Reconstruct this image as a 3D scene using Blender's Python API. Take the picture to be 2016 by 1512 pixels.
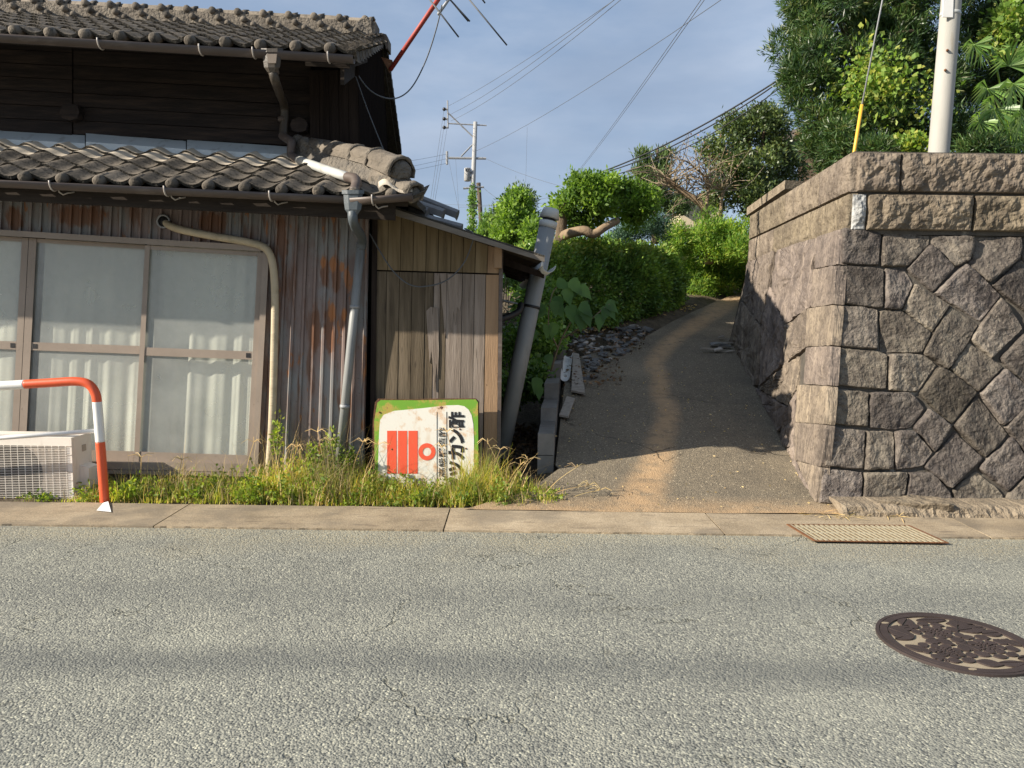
import bpy, math, random
import numpy as np
from mathutils import Vector, Matrix, noise as mnoise
for _o in list(bpy.data.objects): bpy.data.objects.remove(_o)
SC = bpy.context.scene
COL = SC.collection
R = math.radians
RNG = np.random.default_rng(7)
random.seed(7)

# ---------------------------------------------------------------- camera
F_PX, CX, CY, CAM_Z = 1514.0, 1008.0, 756.0, 1.5
PITCH, ROLL = R(5.51), R(0.77)
FW = Vector((0, math.cos(PITCH), -math.sin(PITCH)))
_r0 = Vector((1, 0, 0)); _u0 = Vector((0, math.sin(PITCH), math.cos(PITCH)))
RT = _r0 * math.cos(ROLL) + _u0 * math.sin(ROLL)
UP = -_r0 * math.sin(ROLL) + _u0 * math.cos(ROLL)
CAM = Vector((0, 0, CAM_Z))
cam = bpy.data.cameras.new('camera'); cam_o = bpy.data.objects.new('camera', cam); COL.objects.link(cam_o)
cam.sensor_width = 36.0; cam.lens = 36.0 * F_PX / 2016.0; cam.clip_start = 0.05; cam.clip_end = 3000
cam_o.matrix_world = Matrix(((RT.x, UP.x, -FW.x, CAM.x), (RT.y, UP.y, -FW.y, CAM.y), (RT.z, UP.z, -FW.z, CAM.z), (0, 0, 0, 1)))
SC.camera = cam_o

# ---------------------------------------------------------------- sky and sun
SUN_D = Vector((4.1, 1.4, -2.25)).normalized()
EL = math.asin(-SUN_D.z); AZ = math.atan2(-SUN_D.x, -SUN_D.y)
W = bpy.data.worlds.new('World'); SC.world = W; W.use_nodes = True
wn = W.node_tree; wn.nodes.clear(); W.cycles.sampling_method = 'MANUAL'; W.cycles.sample_map_resolution = 512
w_out = wn.nodes.new('ShaderNodeOutputWorld'); w_bg = wn.nodes.new('ShaderNodeBackground')
sky = wn.nodes.new('ShaderNodeTexSky'); sky.sky_type = 'NISHITA'; sky.sun_disc = False
sky.sun_elevation = EL; sky.sun_rotation = AZ; sky.air_density = 1.0; sky.dust_density = 1.2; sky.ozone_density = 1.0
w_tc = wn.nodes.new('ShaderNodeTexCoord'); w_map = wn.nodes.new('ShaderNodeMapping'); w_map.inputs['Scale'].default_value = (1.0, 1.0, 3.2)
w_n = wn.nodes.new('ShaderNodeTexNoise'); w_n.inputs['Scale'].default_value = 2.1; w_n.inputs['Detail'].default_value = 7; w_n.inputs['Roughness'].default_value = 0.55
w_r = wn.nodes.new('ShaderNodeValToRGB'); w_r.color_ramp.elements[0].position = 0.44; w_r.color_ramp.elements[1].position = 0.66
w_r.color_ramp.elements[0].color = (0, 0, 0, 1); w_r.color_ramp.elements[1].color = (.6, .6, .6, 1)
w_mix = wn.nodes.new('ShaderNodeMix'); w_mix.data_type = 'RGBA'
w_mix.inputs['B'].default_value = (6.2, 6.7, 7.6, 1)
w_flat = wn.nodes.new('ShaderNodeMix'); w_flat.data_type = 'RGBA'; w_flat.inputs['Factor'].default_value = 0.5
w_flat.inputs['B'].default_value = (3.0, 4.2, 6.2, 1)
w_bg.inputs['Strength'].default_value = 0.068
wn.links.new(w_tc.outputs['Generated'], w_map.inputs['Vector']); wn.links.new(w_map.outputs['Vector'], w_n.inputs['Vector'])
wn.links.new(w_n.outputs['Fac'], w_r.inputs['Fac']); wn.links.new(w_r.outputs['Color'], w_mix.inputs['Factor'])
wn.links.new(sky.outputs['Color'], w_flat.inputs['A']); wn.links.new(w_flat.outputs['Result'], w_mix.inputs['A'])
w_n2 = wn.nodes.new('ShaderNodeTexNoise'); w_n2.inputs['Scale'].default_value = 1.5; w_n2.inputs['Detail'].default_value = 6
w_map2 = wn.nodes.new('ShaderNodeMapping'); w_map2.inputs['Scale'].default_value = (1, 1, 2.4); w_map2.inputs['Location'].default_value = (3.3, 1.7, .4)
w_r2 = wn.nodes.new('ShaderNodeValToRGB'); w_r2.color_ramp.elements[0].position = 0.40; w_r2.color_ramp.elements[1].position = 0.66; w_r2.color_ramp.elements[0].color = (0, 0, 0, 1); w_r2.color_ramp.elements[1].color = (.85, .85, .85, 1)
w_mix2 = wn.nodes.new('ShaderNodeMix'); w_mix2.data_type = 'RGBA'; w_mix2.inputs['B'].default_value = (2.3, 3.0, 4.2, 1)
wn.links.new(w_tc.outputs['Generated'], w_map2.inputs['Vector']); wn.links.new(w_map2.outputs['Vector'], w_n2.inputs['Vector']); wn.links.new(w_n2.outputs['Fac'], w_r2.inputs['Fac']); wn.links.new(w_r2.outputs['Color'], w_mix2.inputs['Factor'])
wn.links.new(w_mix.outputs['Result'], w_mix2.inputs['A']); wn.links.new(w_mix2.outputs['Result'], w_bg.inputs['Color']); wn.links.new(w_bg.outputs['Background'], w_out.inputs['Surface'])
sun = bpy.data.lights.new('sun', 'SUN'); sun.energy = 5.0; sun.angle = R(0.5); sun.color = (1.0, 0.91, 0.78)
sun_o = bpy.data.objects.new('sun', sun); COL.objects.link(sun_o); sun_o.location = (-20, -8, 14)
sun_o.rotation_euler = SUN_D.to_track_quat('-Z', 'Y').to_euler()
SC.view_settings.view_transform = 'Standard'; SC.view_settings.look = 'None'; SC.view_settings.gamma = 1.0
SC.view_settings.exposure = 0.95
SC.cycles.max_bounces = 5; SC.cycles.diffuse_bounces = 2; SC.cycles.glossy_bounces = 2; SC.cycles.transmission_bounces = 3; SC.cycles.transparent_max_bounces = 6

# ---------------------------------------------------------------- helpers
def ray(px, py): return FW + RT * ((px - CX) / F_PX) - UP * ((py - CY) / F_PX)
def P(px, py, Y):
    d = ray(px, py); return CAM + d * (Y / d.y)
def G(px, py, z=0.0):
    d = ray(px, py); return CAM + d * ((z - CAM_Z) / d.z)
def PL(px, py, p0, n):
    d = ray(px, py); return CAM + d * ((p0 - CAM).dot(n) / d.dot(n))
GY = [5.3, 5.66, 6.2, 7, 8, 9, 10, 12, 14, 16, 18, 20, 30, 60, 100]
GZ = [.012, .02, .09, .26, .48, .70, .91, 1.33, 1.70, 1.98, 2.08, 2.12, 2.0, .8, -.06]
def g(Y): return float(np.interp(Y, GY, GZ))
def D(px, py, lift=0.0):
    d = ray(px, py); lo, hi = 3.0, 30.0
    f = lambda Y: CAM.z + d.z * Y / d.y - g(Y) - lift
    for Y in np.arange(5.4, 26, .2):
        if f(Y) <= 0: hi = Y; lo = Y - .2; break
    else: return P(px, py, 16)
    for _ in range(30):
        m = (lo + hi) / 2
        if f(m) > 0: lo = m
        else: hi = m
    return P(px, py, (lo + hi) / 2)

WMI = {}
def tag(o, label=None, cat=None, group=None, kind=None):
    if label: o['label'] = label
    if cat: o['category'] = cat
    if group: o['group'] = group
    if kind: o['kind'] = kind
    return o
def thing(name, loc, label, cat, group=None):
    o = bpy.data.objects.new(name, None); COL.objects.link(o); o.location = loc; o.empty_display_size = .1
    WMI[o.name] = Matrix.Translation(-Vector(loc))
    return tag(o, label, cat, group)
def par(o, p):
    if p is not None:
        o.parent = p; o.matrix_parent_inverse = WMI.get(p.name, Matrix.Identity(4))
    return o
def link(name, me, parent=None, M=None):
    o = bpy.data.objects.new(name, me); COL.objects.link(o)
    if M is not None: o.matrix_basis = M
    return par(o, parent)
def mesh_of(name, v, f, mat=None, smooth=False):
    me = bpy.data.meshes.new(name); me.from_pydata([tuple(x) for x in v], [], f)
    if mat: me.materials.append(mat)
    if smooth: me.polygons.foreach_set('use_smooth', [True] * len(me.polygons))
    me.update(); return me
def np_mesh(name, v, q, mat):            # v (n,3), q (m,k)
    me = bpy.data.meshes.new(name); k = q.shape[1]; m = len(q)
    me.vertices.add(len(v)); me.vertices.foreach_set('co', np.ascontiguousarray(v, dtype=np.float32).ravel())
    me.loops.add(m * k); me.loops.foreach_set('vertex_index', np.ascontiguousarray(q, dtype=np.int32).ravel())
    me.polygons.add(m); me.polygons.foreach_set('loop_start', np.arange(0, m * k, k, dtype=np.int32))
    me.materials.append(mat); me.update(calc_edges=True); me.validate(); return me

class MB:
    def __init__(s): s.v = []; s.f = []
    def add(s, vs, fs):
        b = len(s.v); s.v += [Vector(x) for x in vs]; s.f += [tuple(i + b for i in f) for f in fs]; return s
    def hexa(s, a, b):                    # two quads (front ring a, back ring b)
        return s.add(list(a) + list(b), [(3, 2, 1, 0), (4, 5, 6, 7), (0, 1, 5, 4), (1, 2, 6, 5), (2, 3, 7, 6), (3, 0, 4, 7)])
    def box(s, c, h, M=None):
        x, y, z = h; c = Vector(c)
        q = [(-x, -y, -z), (x, -y, -z), (x, -y, z), (-x, -y, z), (-x, y, -z), (x, y, -z), (x, y, z), (-x, y, z)]
        q = [Vector(p) for p in q]
        if M is not None: q = [M @ p for p in q]
        q = [c + p for p in q]; return s.hexa(q[:4], q[4:])
    def prism(s, poly, off):
        poly = [Vector(p) for p in poly]; off = Vector(off); n = len(poly)
        return s.add(poly + [p + off for p in poly], [tuple(range(n))[::-1], tuple(range(n, 2 * n))] + [(i, (i + 1) % n, n + (i + 1) % n, n + i) for i in range(n)])
    def tube(s, path, r, n=8, cap=True, flat=None):
        path = [Vector(p) for p in path]; m = len(path)
        rr = r if hasattr(r, '__len__') else [r] * m
        t0 = (path[1] - path[0]).normalized()
        a = t0.orthogonal().normalized(); vs = []
        for i, p in enumerate(path):
            t = (path[min(i + 1, m - 1)] - path[max(i - 1, 0)]).normalized()
            a = (a - t * a.dot(t)).normalized(); b = t.cross(a)
            for k in range(n):
                w = 2 * math.pi * k / n; vs.append(p + (a * math.cos(w) + b * math.sin(w)) * rr[i])
        fs = [(i * n + k, i * n + (k + 1) % n, (i + 1) * n + (k + 1) % n, (i + 1) * n + k) for i in range(m - 1) for k in range(n)]
        if cap: fs += [tuple(range(n))[::-1], tuple(range((m - 1) * n, m * n))]
        return s.add(vs, fs)
    def trough(s, a, b, r, up, th=.004, n=8):      # half-round gutter from a to b
        a = Vector(a); b = Vector(b); t = (b - a).normalized(); up = (Vector(up) - t * Vector(up).dot(t)).normalized(); sd = t.cross(up)
        vs = []
        for p in (a, b):
            for rad in (r, r - th):
                for k in range(n + 1):
                    w = math.pi * k / n; vs.append(p + sd * math.cos(w) * rad - up * math.sin(w) * rad)
        m = n + 1; fs = []
        for k in range(n):
            fs += [(k, k + 1, 2 * m + k + 1, 2 * m + k), (m + k, 3 * m + k, 3 * m + k + 1, m + k + 1), (k, m + k, m + k + 1, k + 1), (2 * m + k, 2 * m + k + 1, 3 * m + k + 1, 3 * m + k)]
        for k in (0, n): fs.append((k, 2 * m + k, 3 * m + k, m + k))
        return s.add(vs, fs)
    def sphere(s, c, r, nu=8, nv=6, sc=(1, 1, 1)):
        c = Vector(c); vs = []
        for j in range(nv + 1):
            th = math.pi * j / nv
            for i in range(nu):
                ph = 2 * math.pi * i / nu
                vs.append(c + Vector((r * sc[0] * math.sin(th) * math.cos(ph), r * sc[1] * math.sin(th) * math.sin(ph), r * sc[2] * math.cos(th))))
        return s.add(vs, [(j * nu + i, j * nu + (i + 1) % nu, (j + 1) * nu + (i + 1) % nu, (j + 1) * nu + i) for j in range(nv) for i in range(nu)])
    def build(s, name, mat, parent=None, smooth=False):
        return link(name, mesh_of(name, s.v, s.f, mat, smooth), parent)
def spline(pts, n=6):
    pts = [Vector(p) for p in pts]; out = []
    for i in range(len(pts) - 1):
        p0, p1, p2, p3 = pts[max(i - 1, 0)], pts[i], pts[i + 1], pts[min(i + 2, len(pts) - 1)]
        for k in range(n):
            t = k / n
            out.append(.5 * ((2 * p1) + (p2 - p0) * t + (2 * p0 - 5 * p1 + 4 * p2 - p3) * t * t + (3 * p1 - p0 - 3 * p2 + p3) * t ** 3))
    return out + [pts[-1]]
def lerp(a, b, t): return a + (b - a) * t
def frame(o, ex, es, n): return Matrix(((ex.x, es.x, n.x, o.x), (ex.y, es.y, n.y, o.y), (ex.z, es.z, n.z, o.z), (0, 0, 0, 1)))

# ---------------------------------------------------------------- materials
def srgb(r, gg, b, k=1.0):
    f = lambda c: ((c / 255 + .055) / 1.055) ** 2.4 if c > 10.3 else c / 255 / 12.92
    return (f(r) * k, f(gg) * k, f(b) * k, 1)
class NT:
    def __init__(s, name):
        s.m = bpy.data.materials.new(name); s.m.use_nodes = True; s.t = s.m.node_tree; s.t.nodes.clear()
        s.out = s.t.nodes.new('ShaderNodeOutputMaterial')
    def n(s, ty, props=None, **ins):
        nd = s.t.nodes.new('ShaderNode' + ty)
        for k, v in (props or {}).items(): setattr(nd, k, v)
        for k, v in ins.items():
            sock = nd.inputs[k.replace('_', ' ')] if k.replace('_', ' ') in nd.inputs else nd.inputs[k]
            s.set(sock, v)
        return nd
    def set(s, sock, v):
        if isinstance(v, bpy.types.NodeSocket): s.t.links.new(v, sock)
        else: sock.default_value = v
    def noise(s, vec, scale, detail=5, rough=.6, dist=0): return s.n('TexNoise', None, Vector=vec, Scale=scale, Detail=detail, Roughness=rough, Distortion=dist).outputs['Fac']
    def ramp(s, fac, els, interp='LINEAR'):
        r = s.n('ValToRGB', None, Fac=fac); cr = r.color_ramp; cr.interpolation = interp
        while len(cr.elements) < len(els): cr.elements.new(0.5)
        for e, (p, c) in zip(cr.elements, els): e.position = p; e.color = c if len(c) == 4 else (*c, 1)
        return r.outputs['Color']
    def step(s, fac, lo, hi): return s.n('MapRange', {'interpolation_type': 'SMOOTHSTEP'}, Value=fac, From_Min=lo, From_Max=hi).outputs['Result']
    def mix(s, fac, a, b, mode='MIX'):
        m = s.n('Mix', {'data_type': 'RGBA', 'blend_type': mode}); s.set(m.inputs['Factor'], fac); s.set(m.inputs['A'], a); s.set(m.inputs['B'], b); return m.outputs['Result']
    def math(s, op, a, b=0.0):
        m = s.n('Math', {'operation': op}); s.set(m.inputs[0], a); s.set(m.inputs[1], b); return m.outputs[0]
    def coord(s, stretch=(1, 1, 1), rnd=False):
        v = s.n('TexCoord').outputs['Object']
        if rnd:
            r = s.n('ObjectInfo').outputs['Random']; a = s.n('VectorMath', {'operation': 'SCALE'}); a.inputs[0].default_value = (37.1, 53.7, 71.3); s.set(a.inputs['Scale'], r)
            b = s.n('VectorMath', {'operation': 'ADD'}); s.set(b.inputs[0], v); s.set(b.inputs[1], a.outputs[0]); v = b.outputs[0]
        if stretch != (1, 1, 1): v = s.n('Mapping', None, Vector=v, Scale=stretch).outputs['Vector']
        return v
    def finish(s, col, rough=.8, spec=.3, metal=0.0, bump=None, bstr=.3, bdist=.01):
        b = s.n('BsdfPrincipled'); s.set(b.inputs['Base Color'], col); s.set(b.inputs['Roughness'], rough); b.inputs['Specular IOR Level'].default_value = spec; s.set(b.inputs['Metallic'], metal)
        if bump is not None:
            bp = s.n('Bump', None, Height=bump, Strength=bstr, Distance=bdist); s.t.links.new(bp.outputs['Normal'], b.inputs['Normal'])
        s.t.links.new(b.outputs['BSDF'], s.out.inputs['Surface']); return s.m
def surf(name, cols, scale=6, stretch=(1, 1, 1), detail=6, rough=.85, spec=.25, bump=.3, bscale=60, bdist=.01, bstretch=None, layers=(), rnd=0.0, metal=0.0):
    t = NT(name); rv = rnd > 0
    vec = t.coord(stretch, rv)
    els = [(i / max(1, len(cols) - 1) * .5 + .25, c) for i, c in enumerate(cols)]
    col = t.ramp(t.noise(vec, scale, detail), els) if len(cols) > 1 else cols[0]
    for L in layers:
        if 'spots' in L:
            vw = t.coord(); msk = None; wob = t.math('MULTIPLY', t.math('SUBTRACT', t.noise(t.coord((14, 1, 5)), 2.0, 4), .5), 1.5)
            for (sx, sz, rx, rz) in L['spots']:
                mp = t.n('Mapping', {'vector_type': 'POINT'}, Vector=vw, Location=(-sx / rx, 0, -sz / rz), Scale=(1 / rx, 0, 1 / rz)).outputs['Vector']
                ln = t.n('VectorMath', {'operation': 'LENGTH'}); t.set(ln.inputs[0], mp)
                m1 = t.step(t.math('ADD', ln.outputs['Value'], wob), 1.15, .7); msk = m1 if msk is None else t.math('MAXIMUM', msk, m1)
            col = t.mix(t.math('MULTIPLY', msk, L.get('amt', .9)), col, L['col']); continue
        v2 = t.coord(L.get('stretch', (1, 1, 1)), rv)
        msk = t.step(t.noise(v2, L['scale'], L.get('detail', 5), L.get('rough', .6)), L['lo'], L['hi'])
        if 'amt' in L: msk = t.math('MULTIPLY', msk, L['amt'])
        col = t.mix(msk, col, L['col'])
    if rv:
        r = t.n('ObjectInfo').outputs['Random']
        k = t.n('MapRange', None, Value=r, To_Min=1 - rnd, To_Max=1 + rnd).outputs['Result']
        col = t.mix(1.0, col, t.n('CombineColor', None, Red=k, Green=k, Blue=k).outputs[0], 'MULTIPLY')
    bn = t.noise(t.coord(bstretch or stretch, rv), bscale, 2, .6) if bump else None
    return t.finish(col, rough, spec, metal, bn, bump, bdist)
def leafmat(name, cols, trans=.35, rough=.55, spec=.3):
    t = NT(name); r = t.n('NewGeometry').outputs['Random Per Island']
    els = [(i / max(1, len(cols) - 1), c) for i, c in enumerate(cols)]
    col = t.ramp(r, els)
    k = t.n('MapRange', None, Value=t.noise(t.n('TexCoord').outputs['Object'], 2.6, 2), From_Min=.3, From_Max=.7, To_Min=.6, To_Max=1.35).outputs['Result']
    col = t.mix(1.0, col, t.n('CombineColor', None, Red=t.math('POWER', k, 1.25), Green=k, Blue=t.math('POWER', k, .7)).outputs[0], 'MULTIPLY')
    b = t.n('BsdfPrincipled'); t.set(b.inputs['Base Color'], col); b.inputs['Roughness'].default_value = rough; b.inputs['Specular IOR Level'].default_value = spec
    tr = t.n('BsdfTranslucent'); t.set(tr.inputs['Color'], t.mix(1.0, col, (1.5, 1.6, .7, 1), 'MULTIPLY'))
    m = t.n('MixShader'); m.inputs[0].default_value = trans; t.t.links.new(b.outputs[0], m.inputs[1]); t.t.links.new(tr.outputs[0], m.inputs[2])
    t.t.links.new(m.outputs[0], t.out.inputs['Surface']); return t.m
def plain(name, c, rough=.6, spec=.3, metal=0.0): return surf(name, [c], rough=rough, spec=spec, bump=.15, bscale=80, metal=metal, layers=[dict(scale=9, lo=.5, hi=.75, col=tuple(x * .6 for x in c[:3]) + (1,), amt=.5)])

def c(r, gg, b): return (r, gg, b, 1)
# asphalt: pale aggregate, darker bands along the road, sandy silt near the gutter, cracks
def asphalt(name, base, dark, light, bands=(), sand_edge=None, agg=105):
    t = NT(name); v = t.coord()
    vor = t.n('TexVoronoi', {'feature': 'F1'}, Vector=v, Scale=agg)
    sc_ = t.n('SeparateColor', None, Color=vor.outputs['Color'])
    col = t.ramp(sc_.outputs[0], [(0, dark), (.3, base), (.72, base), (1, light)])
    fine = t.noise(v, 190, 1)
    col = t.mix(t.math('MULTIPLY', t.step(fine, .5, .7), .55), col, tuple(x * .5 for x in dark[:3]) + (1,))
    big = t.noise(v, 1.1, 4)
    col = t.mix(t.math('MULTIPLY', t.step(big, .45, .72), .22), col, light)
    col = t.mix(t.math('MULTIPLY', t.step(t.noise(v, 3.1, 4), .5, .75), .25), col, dark)
    sep = t.n('SeparateXYZ', None, Vector=v); y = sep.outputs['Y']
    wob = t.math('MULTIPLY', t.math('SUBTRACT', t.noise(t.coord((.3, .3, 1)), 1.2, 2), .5), .35)
    for yc, w, am in bands:
        dd = t.math('ABSOLUTE', t.math('SUBTRACT', t.math('ADD', y, wob), yc))
        m = t.math('MULTIPLY', t.math('SUBTRACT', 1.0, t.step(dd, 0.0, w)), am)
        col = t.mix(t.math('MULTIPLY', m, t.step(big, .2, .6)), col, c(base[0] * .46, base[1] * .48, base[2] * .53))
    if sand_edge:
        yc, w, sc = sand_edge
        m = t.step(t.math('ADD', y, t.math('MULTIPLY', t.math('SUBTRACT', t.noise(v, 1.6, 4), .5), 1.6)), yc - w, yc + w)
        col = t.mix(t.math('MULTIPLY', t.math('MULTIPLY', m, t.step(t.noise(v, 60, 2), .4, .6)), .6), col, sc)
    dv = t.n('VectorMath', {'operation': 'ADD'}); t.set(dv.inputs[0], v)
    nz = t.n('TexNoise', None, Vector=v, Scale=3.0, Detail=4.0, Roughness=.7); sc2 = t.n('VectorMath', {'operation': 'SCALE'}); t.set(sc2.inputs[0], nz.outputs['Color']); sc2.inputs['Scale'].default_value = .6
    t.set(dv.inputs[1], sc2.outputs[0])
    ed = t.n('TexVoronoi', {'feature': 'DISTANCE_TO_EDGE'}, Vector=dv.outputs[0], Scale=1.0).outputs['Distance']
    brk = t.step(t.noise(v, 1.4, 3), .47, .57)
    cm = t.math('MULTIPLY', t.math('MULTIPLY', t.math('SUBTRACT', 1.0, t.step(ed, .003, .015)), brk), t.step(t.noise(v, 25, 2), .3, .48))
    col = t.mix(t.math('MULTIPLY', cm, .8), col, tuple(x * .2 for x in dark[:3]) + (1,))
    lip = t.math('MULTIPLY', t.math('MULTIPLY', t.step(ed, .03, .010), brk), t.step(fine, .45, .6))
    col = t.mix(t.math('MULTIPLY', lip, .45), col, light)
    h = t.math('SUBTRACT', t.math('ADD', t.math('MULTIPLY', vor.outputs['Distance'], -.9), t.math('MULTIPLY', t.noise(v, 48, 2), .9)), t.math('MULTIPLY', cm, 1.0))
    return t.finish(col, .9, .2, 0, h, .8, .006)
M_ASPH = asphalt('asphalt', c(0.228, 0.228, 0.195), c(0.103, 0.106, 0.097), c(0.413, 0.405, 0.321), bands=[(3.13, .24, .6), (3.9, .32, .3), (4.75, .25, .15)], sand_edge=(4.75, .35, c(0.364, 0.313, 0.202)))
# driveway: weathered dark concrete with a sandy trodden trail (attribute)
def driveway_mat():
    t = NT('worn_concrete'); v = t.coord()
    vor = t.n('TexVoronoi', {'feature': 'F1'}, Vector=v, Scale=120)
    rc = t.n('SeparateColor', None, Color=vor.outputs['Color']).outputs[0]
    col = t.ramp(rc, [(0, c(0.101, 0.089, 0.068)), (.5, c(0.179, 0.149, 0.107)), (.96, c(0.216, 0.179, 0.125)), (1, c(0.476, 0.409, 0.291))])
    col = t.mix(t.math('MULTIPLY', t.step(t.noise(v, 2.3, 6), .45, .75), .5), col, c(0.091, 0.080, 0.064))
    col = t.mix(t.math('MULTIPLY', t.step(t.noise(v, 1.1, 5), .5, .75), .45), col, c(0.311, 0.256, 0.176))
    a = t.n('Attribute', {'attribute_name': 'dirt'}).outputs['Fac']
    a = t.math('MULTIPLY', a, t.step(t.noise(v, 9, 6), .15, .6))
    col = t.mix(a, col, c(0.567, 0.366, 0.191))
    sp = t.step(t.noise(v, 150, 3), .70, .76)
    col = t.mix(t.math('MULTIPLY', sp, .4), col, c(0.732, 0.630, 0.459))
    dv = t.n('VectorMath', {'operation': 'ADD'}); t.set(dv.inputs[0], v)
    nz = t.n('TexNoise', None, Vector=v, Scale=2.0, Detail=6.0); s2 = t.n('VectorMath', {'operation': 'SCALE'}); t.set(s2.inputs[0], nz.outputs['Color']); s2.inputs['Scale'].default_value = .6
    t.set(dv.inputs[1], s2.outputs[0])
    ed = t.n('TexVoronoi', {'feature': 'DISTANCE_TO_EDGE'}, Vector=dv.outputs[0], Scale=.55).outputs['Distance']
    cm = t.math('MULTIPLY', t.math('SUBTRACT', 1.0, t.step(ed, .001, .005)), t.step(t.noise(v, .8, 3), .5, .58))
    col = t.mix(t.math('MULTIPLY', cm, .8), col, c(0.037, 0.031, 0.023))
    h = t.math('SUBTRACT', t.math('ADD', t.math('MULTIPLY', vor.outputs['Distance'], -.8), t.noise(v, 30, 2)), t.math('MULTIPLY', cm, 1.2))
    return t.finish(col, .9, .2, 0, h, .7, .007)
M_DRIVE = driveway_mat()
M_SLAB = surf('sandy_concrete', [c(0.205, 0.162, 0.109), c(0.335, 0.266, 0.178), c(0.428, 0.347, 0.239)], scale=3, bump=.5, bscale=90, bdist=.004, rnd=.1, layers=[dict(scale=120, detail=2, lo=.52, hi=.66, col=c(0.140, 0.113, 0.083), amt=.7), dict(scale=70, detail=2, lo=.58, hi=.68, col=c(0.512, 0.432, 0.313), amt=.6), dict(scale=1.7, lo=.48, hi=.66, col=c(0.177, 0.149, 0.113), amt=.65), dict(scale=9, stretch=(.4, 2, 1), lo=.56, hi=.68, col=c(0.121, 0.095, 0.070), amt=.5)])
M_SOIL = surf('soil', [c(.05, .04, .028), c(.10, .078, .05), c(.16, .125, .08)], scale=7, bump=.8, bscale=40, bdist=.03)
M_FOOT = surf('rough_concrete', [c(.17, .135, .095), c(.30, .245, .175)], scale=9, bump=.8, bscale=55, bdist=.02, layers=[dict(scale=14, lo=.5, hi=.65, col=c(.12, .095, .07), amt=.6)])
M_BLOCK = surf('concrete_block', [c(0.149, 0.140, 0.126), c(0.263, 0.245, 0.219)], scale=8, bump=.5, bscale=110, bdist=.006, rnd=.15, layers=[dict(scale=4, lo=.5, hi=.75, col=c(0.088, 0.088, 0.074), amt=.7)])
# stone
def stone_mat(name, base, warm, dark, strk=.5, bstr=.9, rnd=.22, chisel=(1, 1, 1), bscale=46):
    t = NT(name); v = t.coord((1, 1, 1), True)
    col = t.ramp(t.noise(v, 3.2, 8, .62), [(.3, dark), (.5, base), (.72, warm)])
    st = t.noise(t.coord((9, 9, .9), True), 1.5, 5)
    col = t.mix(t.math('MULTIPLY', t.step(st, .5, .72), strk), col, warm)
    col = t.mix(t.math('MULTIPLY', t.step(t.noise(t.coord((5, 5, .7), True), 1.1, 5), .52, .75), .55), col, dark)
    col = t.mix(t.math('MULTIPLY', t.step(t.noise(v, 20, 4, .7), .48, .62), .6), col, dark)
    col = t.mix(t.math('MULTIPLY', t.step(t.noise(v, 44, 3, .7), .55, .66), .6), col, warm)
    r = t.n('ObjectInfo').outputs['Random']
    k = t.n('MapRange', None, Value=r, To_Min=1 - rnd, To_Max=1 + rnd).outputs['Result']
    r2 = t.math('FRACT', t.math('MULTIPLY', r, 7.31)); k2 = t.math('MULTIPLY', k, t.n('MapRange', None, Value=r2, To_Min=.92, To_Max=1.04).outputs['Result'])
    col = t.mix(1.0, col, t.n('CombineColor', None, Red=k, Green=k, Blue=k2).outputs[0], 'MULTIPLY')
    pale = t.step(t.noise(v, 10, 6, .7), .69, .76)
    col = t.mix(t.math('MULTIPLY', pale, .5), col, c(.42, .37, .28))
    h = t.math('ADD', t.math('MULTIPLY', t.noise(t.coord(chisel, True), bscale, 3, .6), .55), t.math('MULTIPLY', t.noise(t.coord(chisel, True), bscale * .3, 3, .6), 1.5))
    return t.finish(col, .9, .2, 0, h, bstr, .028)
M_STONE = stone_mat('andesite', c(0.119, 0.102, 0.088), c(0.214, 0.186, 0.152), c(0.042, 0.035, 0.031), rnd=.36, bscale=44, bstr=.7)
M_STONE_L = stone_mat('dressed_andesite', c(0.179, 0.146, 0.121), c(0.292, 0.238, 0.187), c(0.082, 0.068, 0.059), strk=.85, bstr=.8, rnd=.1, chisel=(1.6, 1.6, .22), bscale=24)
M_COPE = stone_mat('coping_stone', c(0.184, 0.150, 0.113), c(0.261, 0.213, 0.155), c(0.084, 0.067, 0.052), strk=.3, rnd=.12, bscale=26)
M_MORT = surf('mortar', [c(0.054, 0.048, 0.042), c(0.120, 0.106, 0.086)], scale=8, bump=.6, bscale=50, layers=[dict(scale=5, lo=.6, hi=.7, col=c(0.408, 0.372, 0.300), amt=.6)])
M_PALE = surf('limewashed_mortar', [c(0.084, 0.084, 0.084), c(0.350, 0.350, 0.336), c(0.434, 0.434, 0.420)], scale=16, bump=.7, bscale=40, bdist=.02)
# roof
M_TILE = surf('clay_roof_tile', [c(0.073, 0.063, 0.051), c(0.134, 0.114, 0.090), c(0.198, 0.166, 0.129)], scale=5, bump=.6, bscale=70, bdist=.008, rnd=.25, layers=[dict(scale=18, lo=.52, hi=.62, col=c(0.039, 0.035, 0.030), amt=.75), dict(scale=3.5, lo=.6, hi=.75, col=c(0.233, 0.206, 0.166), amt=.5)])
M_TILE_PALE = surf('pale_roof_tile', [c(.36, .31, .24), c(.60, .52, .41)], scale=6, bump=.3, bscale=70, bdist=.006, rnd=.15)
M_TILE_DK = surf('mossy_tile_edge', [c(.035, .032, .026), c(.08, .07, .054)], scale=9, bump=.9, bscale=60, bdist=.02, rnd=.2)
M_RIDGE = surf('weathered_ridge_tile', [c(0.087, 0.075, 0.060), c(0.150, 0.128, 0.102), c(0.190, 0.165, 0.130)], scale=7, bump=.9, bscale=26, bdist=.02, rnd=.15, layers=[dict(scale=12, lo=.55, hi=.68, col=c(0.046, 0.042, 0.035), amt=.8)])
M_CEMENT = surf('lumpy_cement', [c(0.089, 0.081, 0.071), c(0.178, 0.154, 0.122)], scale=10, bump=1.0, bscale=22, bdist=.04)
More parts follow.
